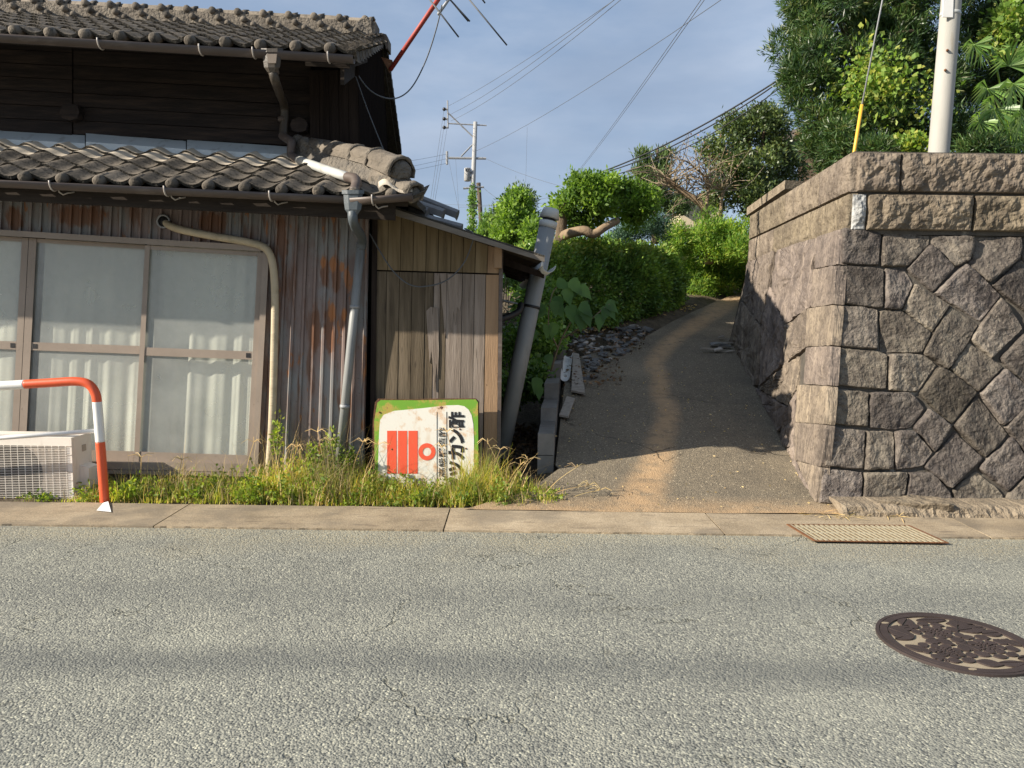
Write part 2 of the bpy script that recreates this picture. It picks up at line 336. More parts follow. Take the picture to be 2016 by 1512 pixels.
M_DKTILE = surf('dark_slate_tile', [c(0.070, 0.070, 0.070), c(0.175, 0.167, 0.157)], scale=7, rough=.6, spec=.4, bump=.4, bscale=60, rnd=.3)
# wood
def wood(name, cols, rnd=.15, horiz=False, rough=.8, bump=.5, layers=(), spec=.2):
    s1 = (1.2, 12, 12) if horiz else (14, 14, 1.0)
    return surf(name, cols, scale=1.6, stretch=s1, detail=8, rough=rough, bump=bump, bscale=9, bdist=.006, rnd=rnd, layers=layers, spec=spec)
M_BLACKWOOD = wood('charred_plank', [c(0.012, 0.010, 0.010), c(0.030, 0.023, 0.020), c(0.064, 0.045, 0.034)], horiz=True, layers=[dict(scale=2, lo=.55, hi=.8, col=c(0.015, 0.014, 0.015), amt=.6)])
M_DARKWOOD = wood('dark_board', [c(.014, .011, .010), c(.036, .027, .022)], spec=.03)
M_SHADEWOOD = wood('shaded_board', [c(.008, .007, .007), c(.02, .016, .014)], spec=0.0, rough=1.0)  # darker copy of the dark board; shade under the gable overhang is in its colour
M_EAVEWOOD = wood('eave_timber', [c(.02, .016, .014), c(.05, .04, .031)], horiz=True, spec=.05)
M_BOARD_O = wood('olive_board', [c(0.083, 0.061, 0.034), c(0.166, 0.122, 0.066), c(0.211, 0.161, 0.094)], rnd=.14)
M_BOARD_D = wood('weathered_brown_board', [c(0.049, 0.037, 0.025), c(0.116, 0.090, 0.059), c(0.166, 0.130, 0.090)], rnd=.15, layers=[dict(scale=4, lo=.6, hi=.7, stretch=(12, 12, 1), col=c(0.036, 0.027, 0.020), amt=.7)])
M_BOARD_G = wood('weathered_grey_board', [c(0.135, 0.105, 0.082), c(0.217, 0.177, 0.144), c(0.288, 0.241, 0.201)], rnd=.1, layers=[dict(scale=3, lo=.58, hi=.7, stretch=(12, 12, 1), col=c(0.076, 0.059, 0.043), amt=.7)])
M_BOARD_P = wood('peach_board', [c(0.245, 0.158, 0.092), c(0.367, 0.245, 0.148)], rnd=.05, layers=[dict(scale=20, lo=.68, hi=.72, col=c(0.061, 0.041, 0.031), amt=.8)])
M_PLANK = wood('old_pale_plank', [c(0.234, 0.207, 0.171), c(0.432, 0.378, 0.315)], rnd=.1)
# metals and plastics
M_CORR = surf('rusting_sheet_metal', [c(.12, .085, .072), c(.21, .155, .135), c(.28, .215, .19)], scale=1.4, stretch=(5, 1, .5), rough=.5, spec=.4, bump=.12, bscale=60, layers=[
    dict(scale=1.0, stretch=(2.2, 1, 1.1), lo=.46, hi=.58, col=c(.225, .23, .225), amt=.85),
    dict(scale=2.0, stretch=(6, 1, .7), lo=.52, hi=.62, col=c(.15, .075, .042), amt=.85),
    dict(scale=3.0, stretch=(4.5, 1, 1.1), lo=.61, hi=.66, col=c(.33, .13, .04), amt=.85),
    dict(scale=5.0, stretch=(6, 1, .5), lo=.58, hi=.68, col=c(.34, .27, .235), amt=.6),
    dict(scale=40, lo=.62, hi=.7, col=c(.09, .055, .04), amt=.6),
    dict(col=c(.17, .075, .035), amt=.9, spots=[(p.x, p.z, rx, rz) for p, rx, rz in ((P(640, 535, 6.4), .045, .13), (P(662, 540, 6.4), .04, .16), (P(622, 650, 6.4), .04, .22), (P(650, 650, 6.4), .05, .20), (P(676, 632, 6.4), .03, .10), (P(556, 470, 6.4), .05, .22), (P(545, 620, 6.4), .03, .4), (P(160, 425, 6.4), .2, .09), (P(420, 440, 6.4), .12, .10), (P(30, 430, 6.4), .08, .1))]),
    dict(col=c(.36, .14, .04), amt=.9, spots=[(p.x, p.z, rx, rz) for p, rx, rz in ((P(636, 517, 6.4), .028, .055), (P(655, 520, 6.4), .03, .07), (P(674, 525, 6.4), .025, .045), (P(655, 615, 6.4), .03, .09), (P(678, 620, 6.4), .022, .06))])])
M_RUST = surf('rust', [c(.11, .05, .025), c(.22, .10, .045)], scale=14, bump=.5, bscale=60)
M_ALU = surf('bronze_aluminium', [c(0.234, 0.189, 0.150), c(0.312, 0.254, 0.205)], scale=3, rough=.45, spec=.4, bump=.05, layers=[dict(scale=30, lo=.62, hi=.7, col=c(0.156, 0.130, 0.104), amt=.5)])
M_GUTTER = surf('brown_gutter', [c(0.072, 0.054, 0.045), c(0.119, 0.094, 0.079)], scale=3, stretch=(.5, 1, 6), rough=.5, spec=.4, bump=.1, layers=[dict(scale=6, stretch=(.6, 1, 3), lo=.55, hi=.7, col=c(0.166, 0.137, 0.119), amt=.6)])
M_HOOK = plain('zinc_hook', c(.42, .38, .34), .45, .5)
M_PIPE = surf('grey_pvc', [c(.19, .20, .20), c(.27, .275, .265)], scale=3, rough=.5, spec=.4, bump=.05, layers=[dict(scale=5, stretch=(3, 3, .6), lo=.55, hi=.7, col=c(.16, .14, .12), amt=.6)])
M_PIPE_PALE = surf('pale_pvc', [c(0.408, 0.416, 0.391), c(0.493, 0.493, 0.459)], scale=3, rough=.45, spec=.4, bump=.05, layers=[dict(scale=5, lo=.55, hi=.7, col=c(0.289, 0.246, 0.196), amt=.5)])
M_HOPPER = plain('blue_grey_plastic', c(.085, .10, .11), .5, .4)
M_HOPPER_B = plain('brown_plastic', c(0.059, 0.048, 0.036), .5, .4)
M_FLASH = surf('pale_flashing', [c(0.486, 0.540, 0.553), c(0.634, 0.675, 0.675)], scale=3, rough=.5, spec=.4, bump=.08, layers=[dict(scale=3, stretch=(4, 1, 4), lo=.55, hi=.7, col=c(0.324, 0.324, 0.297), amt=.6)])
M_DUCT = surf('beige_wrap', [c(.40, .33, .22), c(.52, .44, .31)], scale=6, rough=.7, bump=.5, bscale=9, bstretch=(1, 1, 12), bdist=.008, layers=[dict(scale=5, lo=.52, hi=.7, col=c(.28, .24, .16), amt=.6)])
M_BLACK = plain('black_plastic', c(.015, .015, .016), .5, .4)
M_IRON = surf('cast_iron', [c(0.034, 0.025, 0.022), c(0.056, 0.041, 0.038)], scale=9, rough=.5, spec=.45, bump=.3, bscale=160, bdist=.002)
M_SAND = surf('packed_sand', [c(0.239, 0.195, 0.133), c(0.313, 0.261, 0.184)], scale=20, bump=.4, bscale=200, bdist=.003)
M_RED = surf('orange_red_paint', [c(.62, .085, .028), c(.70, .11, .04)], scale=4, rough=.4, spec=.45, bump=.04, layers=[dict(scale=22, lo=.68, hi=.72, col=c(.25, .06, .03), amt=.8)])
M_WHITE = surf('white_paint', [c(.68, .67, .63), c(.78, .77, .74)], scale=4, rough=.4, spec=.45, bump=.04, layers=[dict(scale=16, lo=.66, hi=.72, col=c(.42, .38, .32), amt=.6)])
M_AC = surf('cream_enamel', [c(0.694, 0.638, 0.560), c(0.784, 0.728, 0.655)], scale=4, rough=.45, spec=.4, bump=.04, layers=[dict(scale=7, stretch=(2, 2, .7), lo=.55, hi=.75, col=c(0.560, 0.493, 0.414), amt=.5)])
M_ACDK = plain('cavity_shade', c(.010, .008, .008), .9, .0)
M_ACMETAL = plain('heat_exchanger', c(0.416, 0.352, 0.288), .6, .3)
M_YEL = plain('yellow_guard', c(0.624, 0.367, 0.039), .45, .4)
M_POLE = surf('pole_concrete', [c(0.311, 0.302, 0.271), c(0.397, 0.385, 0.351)], scale=3, stretch=(3, 3, .7), rough=.75, bump=.15, bscale=90, layers=[dict(scale=4, stretch=(3, 3, .4), lo=.55, hi=.7, col=c(0.292, 0.252, 0.192), amt=.6)])
M_POLE_FAR = plain('far_pole', c(0.336, 0.336, 0.328), .7)
M_WIRE = plain('wire', c(.09, .095, .10), .6)
M_CABLE = plain('black_cable', c(.02, .021, .023), .6)
M_STEEL = plain('galvanised', c(0.288, 0.296, 0.304), .45, .5)
M_WOODPOLE = plain('wood_pole', c(.10, .075, .055), .85)
M_GRATE = surf('sandy_steel', [c(0.308, 0.259, 0.164), c(0.406, 0.369, 0.268)], scale=30, rough=.6, bump=.3, bscale=90, bdist=.003, layers=[dict(scale=60, lo=.58, hi=.68, col=c(0.160, 0.097, 0.051), amt=.7)])
M_PIT = plain('drain_pit', c(.12, .075, .04), .9)
M_PAPER = plain('paper', c(.78, .77, .76), .7)
M_CREAM = plain('cream_wall', c(.62, .52, .36), .8)
M_FARROOF = surf('far_roof', [c(.06, .05, .045), c(.13, .10, .08)], scale=8)
# enamel sign
def enamel(name, base, rust_lo, rough=.25, streak=True):
    t = NT(name); v = t.coord()
    col = base
    st = t.step(t.noise(t.coord((6, 6, 1.2)), 2.6, 6), .52, .72)
    col = t.mix(t.math('MULTIPLY', st, .35 if streak else 0.0), col, c(.50, .30, .13))
    m = t.step(t.noise(v, 9, 8, .7), rust_lo, rust_lo + .05)
    halo = t.step(t.noise(v, 9, 8, .7), rust_lo - .14, rust_lo + .02)
    col = t.mix(t.math('MULTIPLY', halo, .65), col, c(.58, .30, .10)); col = t.mix(m, col, c(.085, .04, .022))
    return t.finish(col, t.math('ADD', rough, t.math('MULTIPLY', m, .5)), .4, 0, t.noise(v, 40, 4), .06, .005)
M_EN_G = enamel('green_enamel', c(.155, .33, .035), .615)
M_EN_W = enamel('white_enamel', c(.72, .70, .62), .63)
M_EN_R = enamel('red_enamel', c(.74, .105, .05), .74, streak=False)
M_EN_K = enamel('black_enamel', c(.02, .02, .022), .68, streak=False)
M_EN_EDGE = surf('rusted_rim', [c(.06, .03, .02), c(.16, .075, .04)], scale=14, bump=.6, bscale=60)
# frosted glass and curtain
def glass_mat():
    t = NT('frosted_glass'); v = t.coord()
    h = t.noise(t.coord((1, 1, .6)), 70, 3)
    bp = t.n('Bump', None, Height=h, Strength=.12, Distance=.01)
    tr = t.n('BsdfTransparent', None, Color=(.88, .90, .87, 1))
    df = t.n('BsdfDiffuse', None, Color=(.42, .43, .395, 1)); t.t.links.new(bp.outputs[0], df.inputs['Normal'])
    gl = t.n('BsdfGlossy', None, Color=(.9, .95, 1, 1), Roughness=.28); t.t.links.new(bp.outputs[0], gl.inputs['Normal'])
    grime = t.math('ADD', .30, t.math('MULTIPLY', t.step(t.noise(v, 1.8, 6), .35, .75), .25))
    m1 = t.n('MixShader'); t.set(m1.inputs[0], grime); t.t.links.new(tr.outputs[0], m1.inputs[1]); t.t.links.new(df.outputs[0], m1.inputs[2])
    m2 = t.n('MixShader'); m2.inputs[0].default_value = .07; t.t.links.new(m1.outputs[0], m2.inputs[1]); t.t.links.new(gl.outputs[0], m2.inputs[2])
    t.t.links.new(m2.outputs[0], t.out.inputs['Surface']); return t.m
M_GLASS = glass_mat()
M_CURT = surf('curtain_cloth', [c(.68, .67, .60), c(.80, .79, .72)], scale=2, stretch=(4, 1, .5), rough=.9, bump=.2, bscale=200, bdist=.002, layers=[dict(scale=1.4, lo=.55, hi=.75, col=c(.36, .35, .28), amt=.5)])
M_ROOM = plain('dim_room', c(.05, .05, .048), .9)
# foliage
M_PODO = leafmat('podocarpus_leaf', [c(0.021, 0.051, 0.015), c(0.034, 0.075, 0.020), c(0.049, 0.100, 0.025), c(0.072, 0.128, 0.034), c(0.128, 0.140, 0.051)], .22, .4, .45)
M_HEDGE = leafmat('hedge_leaf', [c(0.093, 0.178, 0.046), c(0.139, 0.245, 0.051), c(0.200, 0.329, 0.069), c(0.275, 0.412, 0.079)], .3, .4, .45)
M_HEDGE_T = leafmat('hedge_sunlit_leaf', [c(0.152, 0.254, 0.051), c(0.237, 0.321, 0.068), c(0.338, 0.338, 0.085)], .4)  # brighter leaf colour, carries the sunlight on the hedge top
M_BRIGHT = leafmat('bright_leaf', [c(0.109, 0.194, 0.033), c(0.163, 0.268, 0.045), c(0.238, 0.341, 0.059)], .4)
M_NANDINA = leafmat('nandina_leaf', [c(0.091, 0.186, 0.031), c(0.151, 0.280, 0.044), c(0.242, 0.372, 0.054), c(0.322, 0.355, 0.062)], .4)
M_BLUEG = leafmat('juniper_leaf', [c(0.039, 0.085, 0.052), c(0.065, 0.124, 0.078)], .15)
M_CONIF = leafmat('conifer_leaf', [c(0.075, 0.128, 0.041), c(0.128, 0.187, 0.067), c(0.172, 0.224, 0.090)], .2)
M_DARKTREE = leafmat('dark_tree_leaf', [c(0.043, 0.072, 0.025), c(0.072, 0.114, 0.034), c(0.114, 0.157, 0.051), c(0.157, 0.186, 0.064)], .2, .4, .45)
M_VINE = leafmat('vine_leaf', [c(0.135, 0.232, 0.045), c(0.195, 0.300, 0.060), c(0.330, 0.330, 0.075)], .4)
M_PALM = leafmat('palm_leaf', [c(0.105, 0.211, 0.045), c(0.176, 0.290, 0.070), c(0.263, 0.351, 0.105)], .35, .4, .5)
M_BIGLEAF = leafmat('broad_leaf', [c(0.077, 0.154, 0.049), c(0.105, 0.196, 0.063), c(0.140, 0.231, 0.070)], .45)
M_GRASS = leafmat('grass_blade', [c(0.228, 0.294, 0.044), c(0.340, 0.385, 0.062), c(0.500, 0.458, 0.088), c(0.773, 0.549, 0.177)], .4)
M_WEED = leafmat('weed_leaf', [c(0.130, 0.204, 0.037), c(0.204, 0.282, 0.044), c(0.314, 0.328, 0.060)], .4)
M_STRAW = leafmat('dry_straw', [c(0.506, 0.371, 0.169), c(0.709, 0.540, 0.270), c(0.405, 0.270, 0.135)], .2)
M_LITTER = leafmat('dead_leaf', [c(.10, .06, .035), c(.17, .10, .055), c(.25, .17, .09)], .1)
M_BARK = surf('bark', [c(.07, .05, .032), c(.16, .12, .08)], scale=5, stretch=(4, 4, 1), bump=.9, bscale=16, bdist=.02)
M_BARK_P = surf('pale_bark', [c(.17, .12, .075), c(.30, .22, .14)], scale=5, bump=.7, bscale=16, bdist=.02)
M_TWIG = plain('twig', c(.24, .19, .125), .8)
# ================================================================ ground
EDGE_Y = 5.08; BACK_Y = 5.66
def grid_obj(name, xs, ys, zf, mat, kind='structure'):
    v = [(x, y, zf(x, y)) for y in ys for x in xs]; n = len(xs)
    f = [(j * n + i, j * n + i + 1, (j + 1) * n + i + 1, (j + 1) * n + i) for j in range(len(ys) - 1) for i in range(n - 1)]
    o = link(name, mesh_of(name, v, f, mat, True)); tag(o, kind=kind); return o
_le = [D(1240, 672), D(1280, 652), D(1340, 620), D(1400, 594), D(1455, 572)]
_LY = [6.5, 9.8] + [p.y for p in _le] + [24]; _LX = [.30, .62] + [p.x for p in _le] + [_le[-1].x + 2.5]
def wall_x(Y): return float(np.interp(Y, _LY, _LX))
def sst(a, b, x): t = min(1, max(0, (x - a) / (b - a))); return t * t * (3 - 2 * t)
def hill(x, Y):
    if Y < 6.3: return -.012
    low = lerp(.0, g(Y) + .05, sst(9.2, 12.0, Y))
    t = sst(wall_x(Y) - .15, wall_x(Y) + .05, x)
    z = lerp(low, g(Y) - .06, t)
    return z + .03 * mnoise.noise(Vector((x * 1.3, Y * 1.3, 0))) * sst(8, 10, Y)
road = tag(link('road', mesh_of('road', [(-90, -40, 0), (90, -40, 0), (90, EDGE_Y, 0), (-90, EDGE_Y, 0)], [(0, 1, 2, 3)], M_ASPH)), kind='structure')
tag(link('far_ground', mesh_of('far_ground', [(-900, -200, -.09), (900, -200, -.09), (900, 1500, -.09), (-900, 1500, -.09)], [(0, 1, 2, 3)], M_SOIL)), kind='structure')
ys = list(np.arange(5.3, 8, .35)) + list(np.arange(8, 20, .3)) + [22, 25, 30, 40, 60, 80, 110]
xs = [-60, -30, -18, -12] + list(np.arange(-9, 10, .3)) + [12, 16, 24, 40, 70]
grid_obj('garden_ground', xs, ys, lambda x, y: hill(x, y) if y > 5.5 else -.02, M_SOIL)
# driveway
ny, nx = 150, 46
dys = 5.60 + (np.linspace(0, 1, ny) ** 1.25) * 14.4
trail = [G(1255, 1008), D(1272, 950), D(1292, 900), D(1310, 850), D(1312, 800), D(1300, 760), D(1290, 720), D(1300, 690), D(1345, 655), D(1400, 620), D(1440, 590), D(1460, 575)]
tx = np.array([p.x for p in trail]); ty = np.array([p.y for p in trail])
v = []; dirt = []
for Y in dys:
    a = float(np.interp(Y, [5.6, 6.0, 6.5], [-.35, .1, .42])) if Y < 6.5 else wall_x(Y) + .08
    b = float(np.interp(Y, [5.6, 5.85, 10.2, 11, 12, 16, 20], [3.0, 2.9, 3.6, 4.0, 4.8, 8.5, 12]))
    for i in range(nx):
        x = lerp(a, b, i / (nx - 1)); z = g(Y) + .012 * mnoise.noise(Vector((x * 1.5, Y * 1.5, 3)))
        v.append((x, Y, z))
        cx = float(np.interp(Y, ty, tx)); w = float(np.interp(Y, [5.6, 6.2, 7, 9, 12, 16], [.30, .22, .17, .14, .24, .4]))
        d = abs(x - cx - .02 * math.sin(Y * 5)); dirt.append(max(0, 1 - (d / w) ** 2) * .58 if d < w else 0)
        if Y < 5.95: dirt[-1] = max(dirt[-1], .55 * (1 - (Y - 5.6) / .35))
f = [(j * nx + i, j * nx + i + 1, (j + 1) * nx + i + 1, (j + 1) * nx + i) for j in range(ny - 1) for i in range(nx - 1)]
me = mesh_of('driveway', v, f, M_DRIVE, True)
at = me.attributes.new('dirt', 'FLOAT', 'POINT'); at.data.foreach_set('value', dirt)
drive = tag(link('driveway', me), kind='structure')
# gutter slabs along the road edge
strip = tag(link('gutter_strip', mesh_of('gutter_strip', [(-60, EDGE_Y - .01, -.004), (60, EDGE_Y - .01, -.004), (60, BACK_Y + .02, -.004), (-60, BACK_Y + .02, -.004)], [(0, 1, 2, 3)], M_MORT)), kind='structure')
joints = [-7.2, -5.3] + [-3.37 + .96, -.45, 1.45, 3.25, 5.2, 7.1]
grate_q = [G(1548, 1033, .014), G(1790, 1035, .014), G(1868, 1070, .014), G(1602, 1066, .014)]
for i in range(len(joints) - 1):
    a, b = joints[i] + .005, joints[i + 1] - .005
    sk = 0.0
    mb = MB(); n = 48; top = []
    for k in range(n + 1):
        x = lerp(a, b, k / n); top.append((x + sk, EDGE_Y + .012 * mnoise.noise(Vector((x * 4, 1, 1))) + .010 * mnoise.noise(Vector((x * 17, 1, 1))), .013))
    for k in range(n + 1):
        x = lerp(b, a, k / n); top.append((x - sk, BACK_Y + .02 * mnoise.noise(Vector((x * 3, 5, 1))), .015))
    mb.prism(top, (0, 0, -.03)); o = mb.build('gutter_slab', M_SLAB, strip)
# drain grate
gr = thing('drain_grate', G(1700, 1050, 0), 'sandy yellow steel drain grate set in the roadside gutter', 'grate')
q = grate_q; up = Vector((0, 0, 1))
mb = MB()
for a, b in ((0, 1), (1, 2), (2, 3), (3, 0)):
    cn = (q[0] + q[1] + q[2] + q[3]) / 4; A, B = q[a], q[b]; ai = lerp(A, cn, .045); bi = lerp(B, cn, .045)
    mb.prism([A, B, bi, ai], (0, 0, .006))
mb.build('frame', M_RUST, gr)
MB().prism([p + Vector((0, 0, .0005)) for p in q], (0, 0, .001)).build('pit', M_PIT, gr)
for k in range(24):
    t = (k + .7) / 24.4; a = lerp(lerp(q[0], q[1], t), lerp(q[3], q[2], t), .03); b = lerp(lerp(q[0], q[1], t), lerp(q[3], q[2], t), .97)
    w = (q[1] - q[0]) * .0095
    MB().prism([a - w, a + w, b + w, b - w], (0, 0, .0055)).build('bar', M_GRATE, gr)
for k in range(3):
    t = (k + .5) / 3; a = lerp(lerp(q[0], q[3], t), lerp(q[1], q[2], t), .02); b = lerp(lerp(q[0], q[3], t), lerp(q[1], q[2], t), .98); w = (q[3] - q[0]) * .03
    MB().prism([a - w, a + w, b + w, b - w], (0, 0, .0042)).build('cross_bar', M_GRATE, gr)
# ================================================================ stone retaining wall
CB = P(1611, 991, 5.85); CT = P(1657, 451, 6.2)
FN = Vector((0, -(CT.z - CB.z), (CT.y - CB.y))).normalized()      # front face normal (x direction along the face)
if FN.y > 0: FN = -FN
FAR = P(1475, 513, 10.25)
LN = (CT - CB).cross(FAR - CT).normalized()
if LN.x > 0: LN = -LN
sw = thing('stone_retaining_wall', CB, 'grey brown stone retaining wall of fitted diamond blocks with two coping courses', 'wall')
def stone(poly, nrm, mat, name='stone', proud=.03, rough=.018, seed=0, nb=72, jit=.004, parent=sw, bev=.012, tilt=.05, cleft=1.0):
    poly = [Vector(p) for p in poly]; cen = sum(poly, Vector()) / len(poly); n = Vector(nrm).normalized()
    per = [(poly[(i + 1) % len(poly)] - poly[i]).length for i in range(len(poly))]; tot = sum(per)
    rn = random.Random(seed * 7 + 1); tv = Vector((rn.uniform(-1, 1), rn.uniform(-1, 1), rn.uniform(-1, 1))) * tilt
    bd = []
    for i in range(len(poly)):
        a, b = poly[i], poly[(i + 1) % len(poly)]; k = max(2, int(round(nb * per[i] / tot))); e = (b - a).normalized().cross(n)
        for j in range(k):
            p = lerp(a, b, j / k); q = math.exp(-min(j, k - j) * per[i] / k / .02)
            p = lerp(p, cen, .03 * q)
            bd.append(p + e * jit * (1.6 * mnoise.noise(p * 8 + Vector((seed, 0, 0))) + 1.2 * mnoise.noise(p * 30 + Vector((seed, 5, 0)))))
    m = len(bd); avg = sum((p - cen).length for p in bd) / m; b0_ = bev / avg
    insets = [0, b0_ * .3, b0_] + [b0_ + (1 - b0_) * t for t in (.09, .2, .33, .48, .65, .83)]
    def disp(w):
        s_ = Vector((seed * 3.1, 7, seed * 1.7))
        d = mnoise.noise(w * 4 + s_) * .9 + .55 * (abs(mnoise.noise(w * 7 + s_)) * 2 - .5) + .4 * mnoise.noise(w * 17 + s_) + .28 * mnoise.noise(w * 38 + s_)
        return rough * d * cleft + tv.dot(w - cen)
    vs = []
    for r, t in enumerate(insets):
        for p in bd:
            w = lerp(p, cen, t)
            vs.append(w + n * (-.06 if r == 0 else (proud * (.5 if r == 1 else .92 if r == 2 else 1.0) + disp(w) * (.8 if r < 3 else 1))))
    R_ = len(insets); fs = [(r * m + k, r * m + (k + 1) % m, (r + 1) * m + (k + 1) % m, (r + 1) * m + k) for r in range(R_ - 1) for k in range(m)]
    vs.append(cen + n * (proud + disp(cen)))
    fs += [((R_ - 1) * m + k, (R_ - 1) * m + (k + 1) % m, R_ * m) for k in range(m)]
    return link(name, mesh_of(name, vs, fs, mat, False), parent)
def stone_quad(q, nrm, mat, name='coping_stone', proud=.03, rough=.03, seed=0, parent=sw, bev=.012, nu=70, nv=20):
    a_, b_, c2, d2 = [Vector(p) for p in q]; n = Vector(nrm).normalized(); vs = []; W2 = (b_ - a_).length; H2 = (d2 - a_).length; s_ = Vector((seed * 2.3, 1, seed))
    us_ = [0, bev * .4 / W2, bev / W2] + list(np.linspace(bev / W2, 1 - bev / W2, nu)[1:-1]) + [1 - bev / W2, 1 - bev * .4 / W2, 1]
    vs_ = [0, bev * .4 / H2, bev / H2] + list(np.linspace(bev / H2, 1 - bev / H2, nv)[1:-1]) + [1 - bev / H2, 1 - bev * .4 / H2, 1]
    lift = lambda i, m: 0 if i in (0, m - 1) else (.6 if i in (1, m - 2) else 1.0)
    for j, v_ in enumerate(vs_):
        for i, u in enumerate(us_):
            w = lerp(lerp(a_, b_, u), lerp(d2, c2, u), v_); k = min(lift(i, len(us_)), lift(j, len(vs_)))
            e_ = min(1, min(u * W2, (1 - u) * W2, v_ * H2, (1 - v_) * H2) / .05)
            dsp = rough * (.45 + .55 * e_) * (.8 * mnoise.noise(w * 5 + s_) + .7 * (abs(mnoise.noise(w * 8 + s_)) * 2 - .4) + .5 * mnoise.noise(w * 19 + s_) + .35 * mnoise.noise(w * 42 + s_))
            vs.append(w + n * (-.05 if k == 0 else proud * k + dsp + proud * .5 * e_))
    m = len(us_); fs = [(j * m + i, j * m + i + 1, (j + 1) * m + i + 1, (j + 1) * m + i) for j in range(len(vs_) - 1) for i in range(m - 1)]
    return link(name, mesh_of(name, vs, fs, mat, False), parent)
def FP(px, py): return PL(px, py, CB, FN)
def LP(px, py): return PL(px, py, CB, LN)
A = lambda L: [(x / 4.2 + 1560, y / 4.2 + 280) for x, y in L]
S = [A([(410, 705), (735, 750), (715, 1025), (400, 1010)]), A([(740, 745), (1140, 770), (1135, 840), (945, 1030), (730, 1030)]),
 A([(1145, 770), (1490, 790), (1465, 985), (1340, 1035), (1140, 835)]), A([(1500, 785), (1885, 790), (1870, 960), (1620, 1165), (1440, 1000), (1480, 960)]),
 A([(1135, 845), (1340, 1035), (1155, 1240), (940, 1050)]), A([(1420, 1005), (1720, 1270), (1555, 1490), (1165, 1250)]),
 A([(1890, 965), (2090, 1150), (1915, 1405), (1645, 1190)]), A([(400, 1015), (755, 1045), (745, 1375), (395, 1340)]),
 A([(770, 1040), (930, 1045), (1005, 1170), (890, 1385), (755, 1380)]), [(1801, 559), (1869, 601), (1833, 655), (1775, 611)],
 [(1653, 600), (1729, 609), (1727, 690), (1640, 681)], [(1731, 611), (1775, 613), (1831, 656), (1815, 696), (1732, 695)],
 [(1871, 603), (1927, 638), (1908, 670), (1863, 727), (1817, 697), (1835, 656)], [(1970, 584), (2012, 648), (1950, 706), (1911, 670), (1930, 638)],
 [(1908, 673), (1975, 723), (1924, 772), (1867, 726)], [(1641, 683), (1729, 692), (1746, 697), (1744, 769), (1637, 759)],
 [(1749, 697), (1815, 698), (1844, 718), (1806, 773), (1746, 769)], [(1845, 723), (1864, 728), (1921, 773), (1873, 837), (1809, 776)],
 [(1978, 724), (2050, 785), (1973, 839), (1925, 776)], [(1967, 705), (2013, 656), (2085, 718), (2052, 780), (1978, 721)],
 [(1633, 763), (1710, 772), (1708, 842), (1630, 834)], [(1713, 772), (1792, 773), (1819, 803), (1794, 842), (1756, 847), (1710, 843)],
 [(1826, 803), (1873, 839), (1840, 891), (1797, 843)], [(1922, 779), (1985, 855), (1938, 901), (1876, 839)],
 [(2018, 800), (2085, 860), (2035, 915), (1976, 842)], [(1625, 838), (1704, 847), (1699, 925), (1620, 918)],
 [(1706, 847), (1760, 848), (1758, 924), (1701, 925)], [(1762, 849), (1796, 847), (1837, 891), (1815, 920), (1760, 927)],
 [(1880, 848), (1934, 902), (1869, 962), (1818, 919), (1842, 893)], [(1990, 860), (2033, 918), (1982, 968), (1926, 922), (1940, 904)],
 [(1618, 921), (1698, 928), (1695, 993), (1611, 991)], [(1700, 930), (1786, 929), (1782, 985), (1725, 993), (1697, 994)],
 [(1788, 929), (1831, 930), (1868, 968), (1878, 999), (1784, 994)], [(1922, 927), (1975, 974), (1975, 1001), (1884, 999), (1872, 966)],
 [(1979, 978), (2032, 922), (2095, 985), (2095, 1003), (1979, 1002)],
 [(2012, 468), (2100, 470), (2060, 560), (2012, 512)], [(2060, 562), (2110, 480), (2180, 560), (2120, 640)], [(2016, 648), (2058, 566), (2116, 642), (2088, 714)],
 [(2090, 716), (2125, 648), (2190, 720), (2140, 800)], [(2055, 784), (2088, 722), (2138, 802), (2088, 856)], [(2038, 918), (2088, 864), (2150, 930), (2100, 984)],
 [(2092, 858), (2142, 806), (2210, 880), (2155, 926)]]
def _in(p, poly):
    x, y = p; r = False
    for k in range(len(poly)):
        (x1, y1), (x2, y2) = poly[k], poly[k - 1]
        if (y1 > y) != (y2 > y) and x < (x2 - x1) * (y - y1) / (y2 - y1) + x1: r = not r
    return r
_S0 = list(S)
for iu in range(-4, 14):
    for iv in range(-12, 12):
        cx, cy = 2147 + iu * 54 + iv * 54, 723 + iu * 62 - iv * 62
        q_ = [(cx, cy - 61), (cx + 53, cy), (cx, cy + 61), (cx - 53, cy)]
        q_ = [(x, min(1001, max(470, y))) for x, y in q_]
        if cx < 2030 or cx > 2720 or max(y for _, y in q_) - min(y for _, y in q_) < 40: continue
        tst = [(cx, cy)] + [(lerp(x, cx, .3), lerp(y, cy, .3)) for x, y in q_]
        if any(_in(p, s_) for p in tst for s_ in _S0): continue
        S.append(q_)
for i, poly in enumerate(S):
    pr = .02 + .02 * random.random()
    if poly[0][0] < 1660: pr = .026
    cx_ = sum(p[0] for p in poly) / len(poly); cy_ = sum(p[1] for p in poly) / len(poly)
    gp_ = [(lerp(p[0], cx_, -.02), lerp(p[1], cy_, -.02)) for p in poly] if poly[0][0] >= 1660 else poly
    stone([FP(*p) for p in gp_], FN, M_STONE, proud=pr, seed=i, rough=.014, tilt=.03 if poly[0][0] < 1660 else .14)
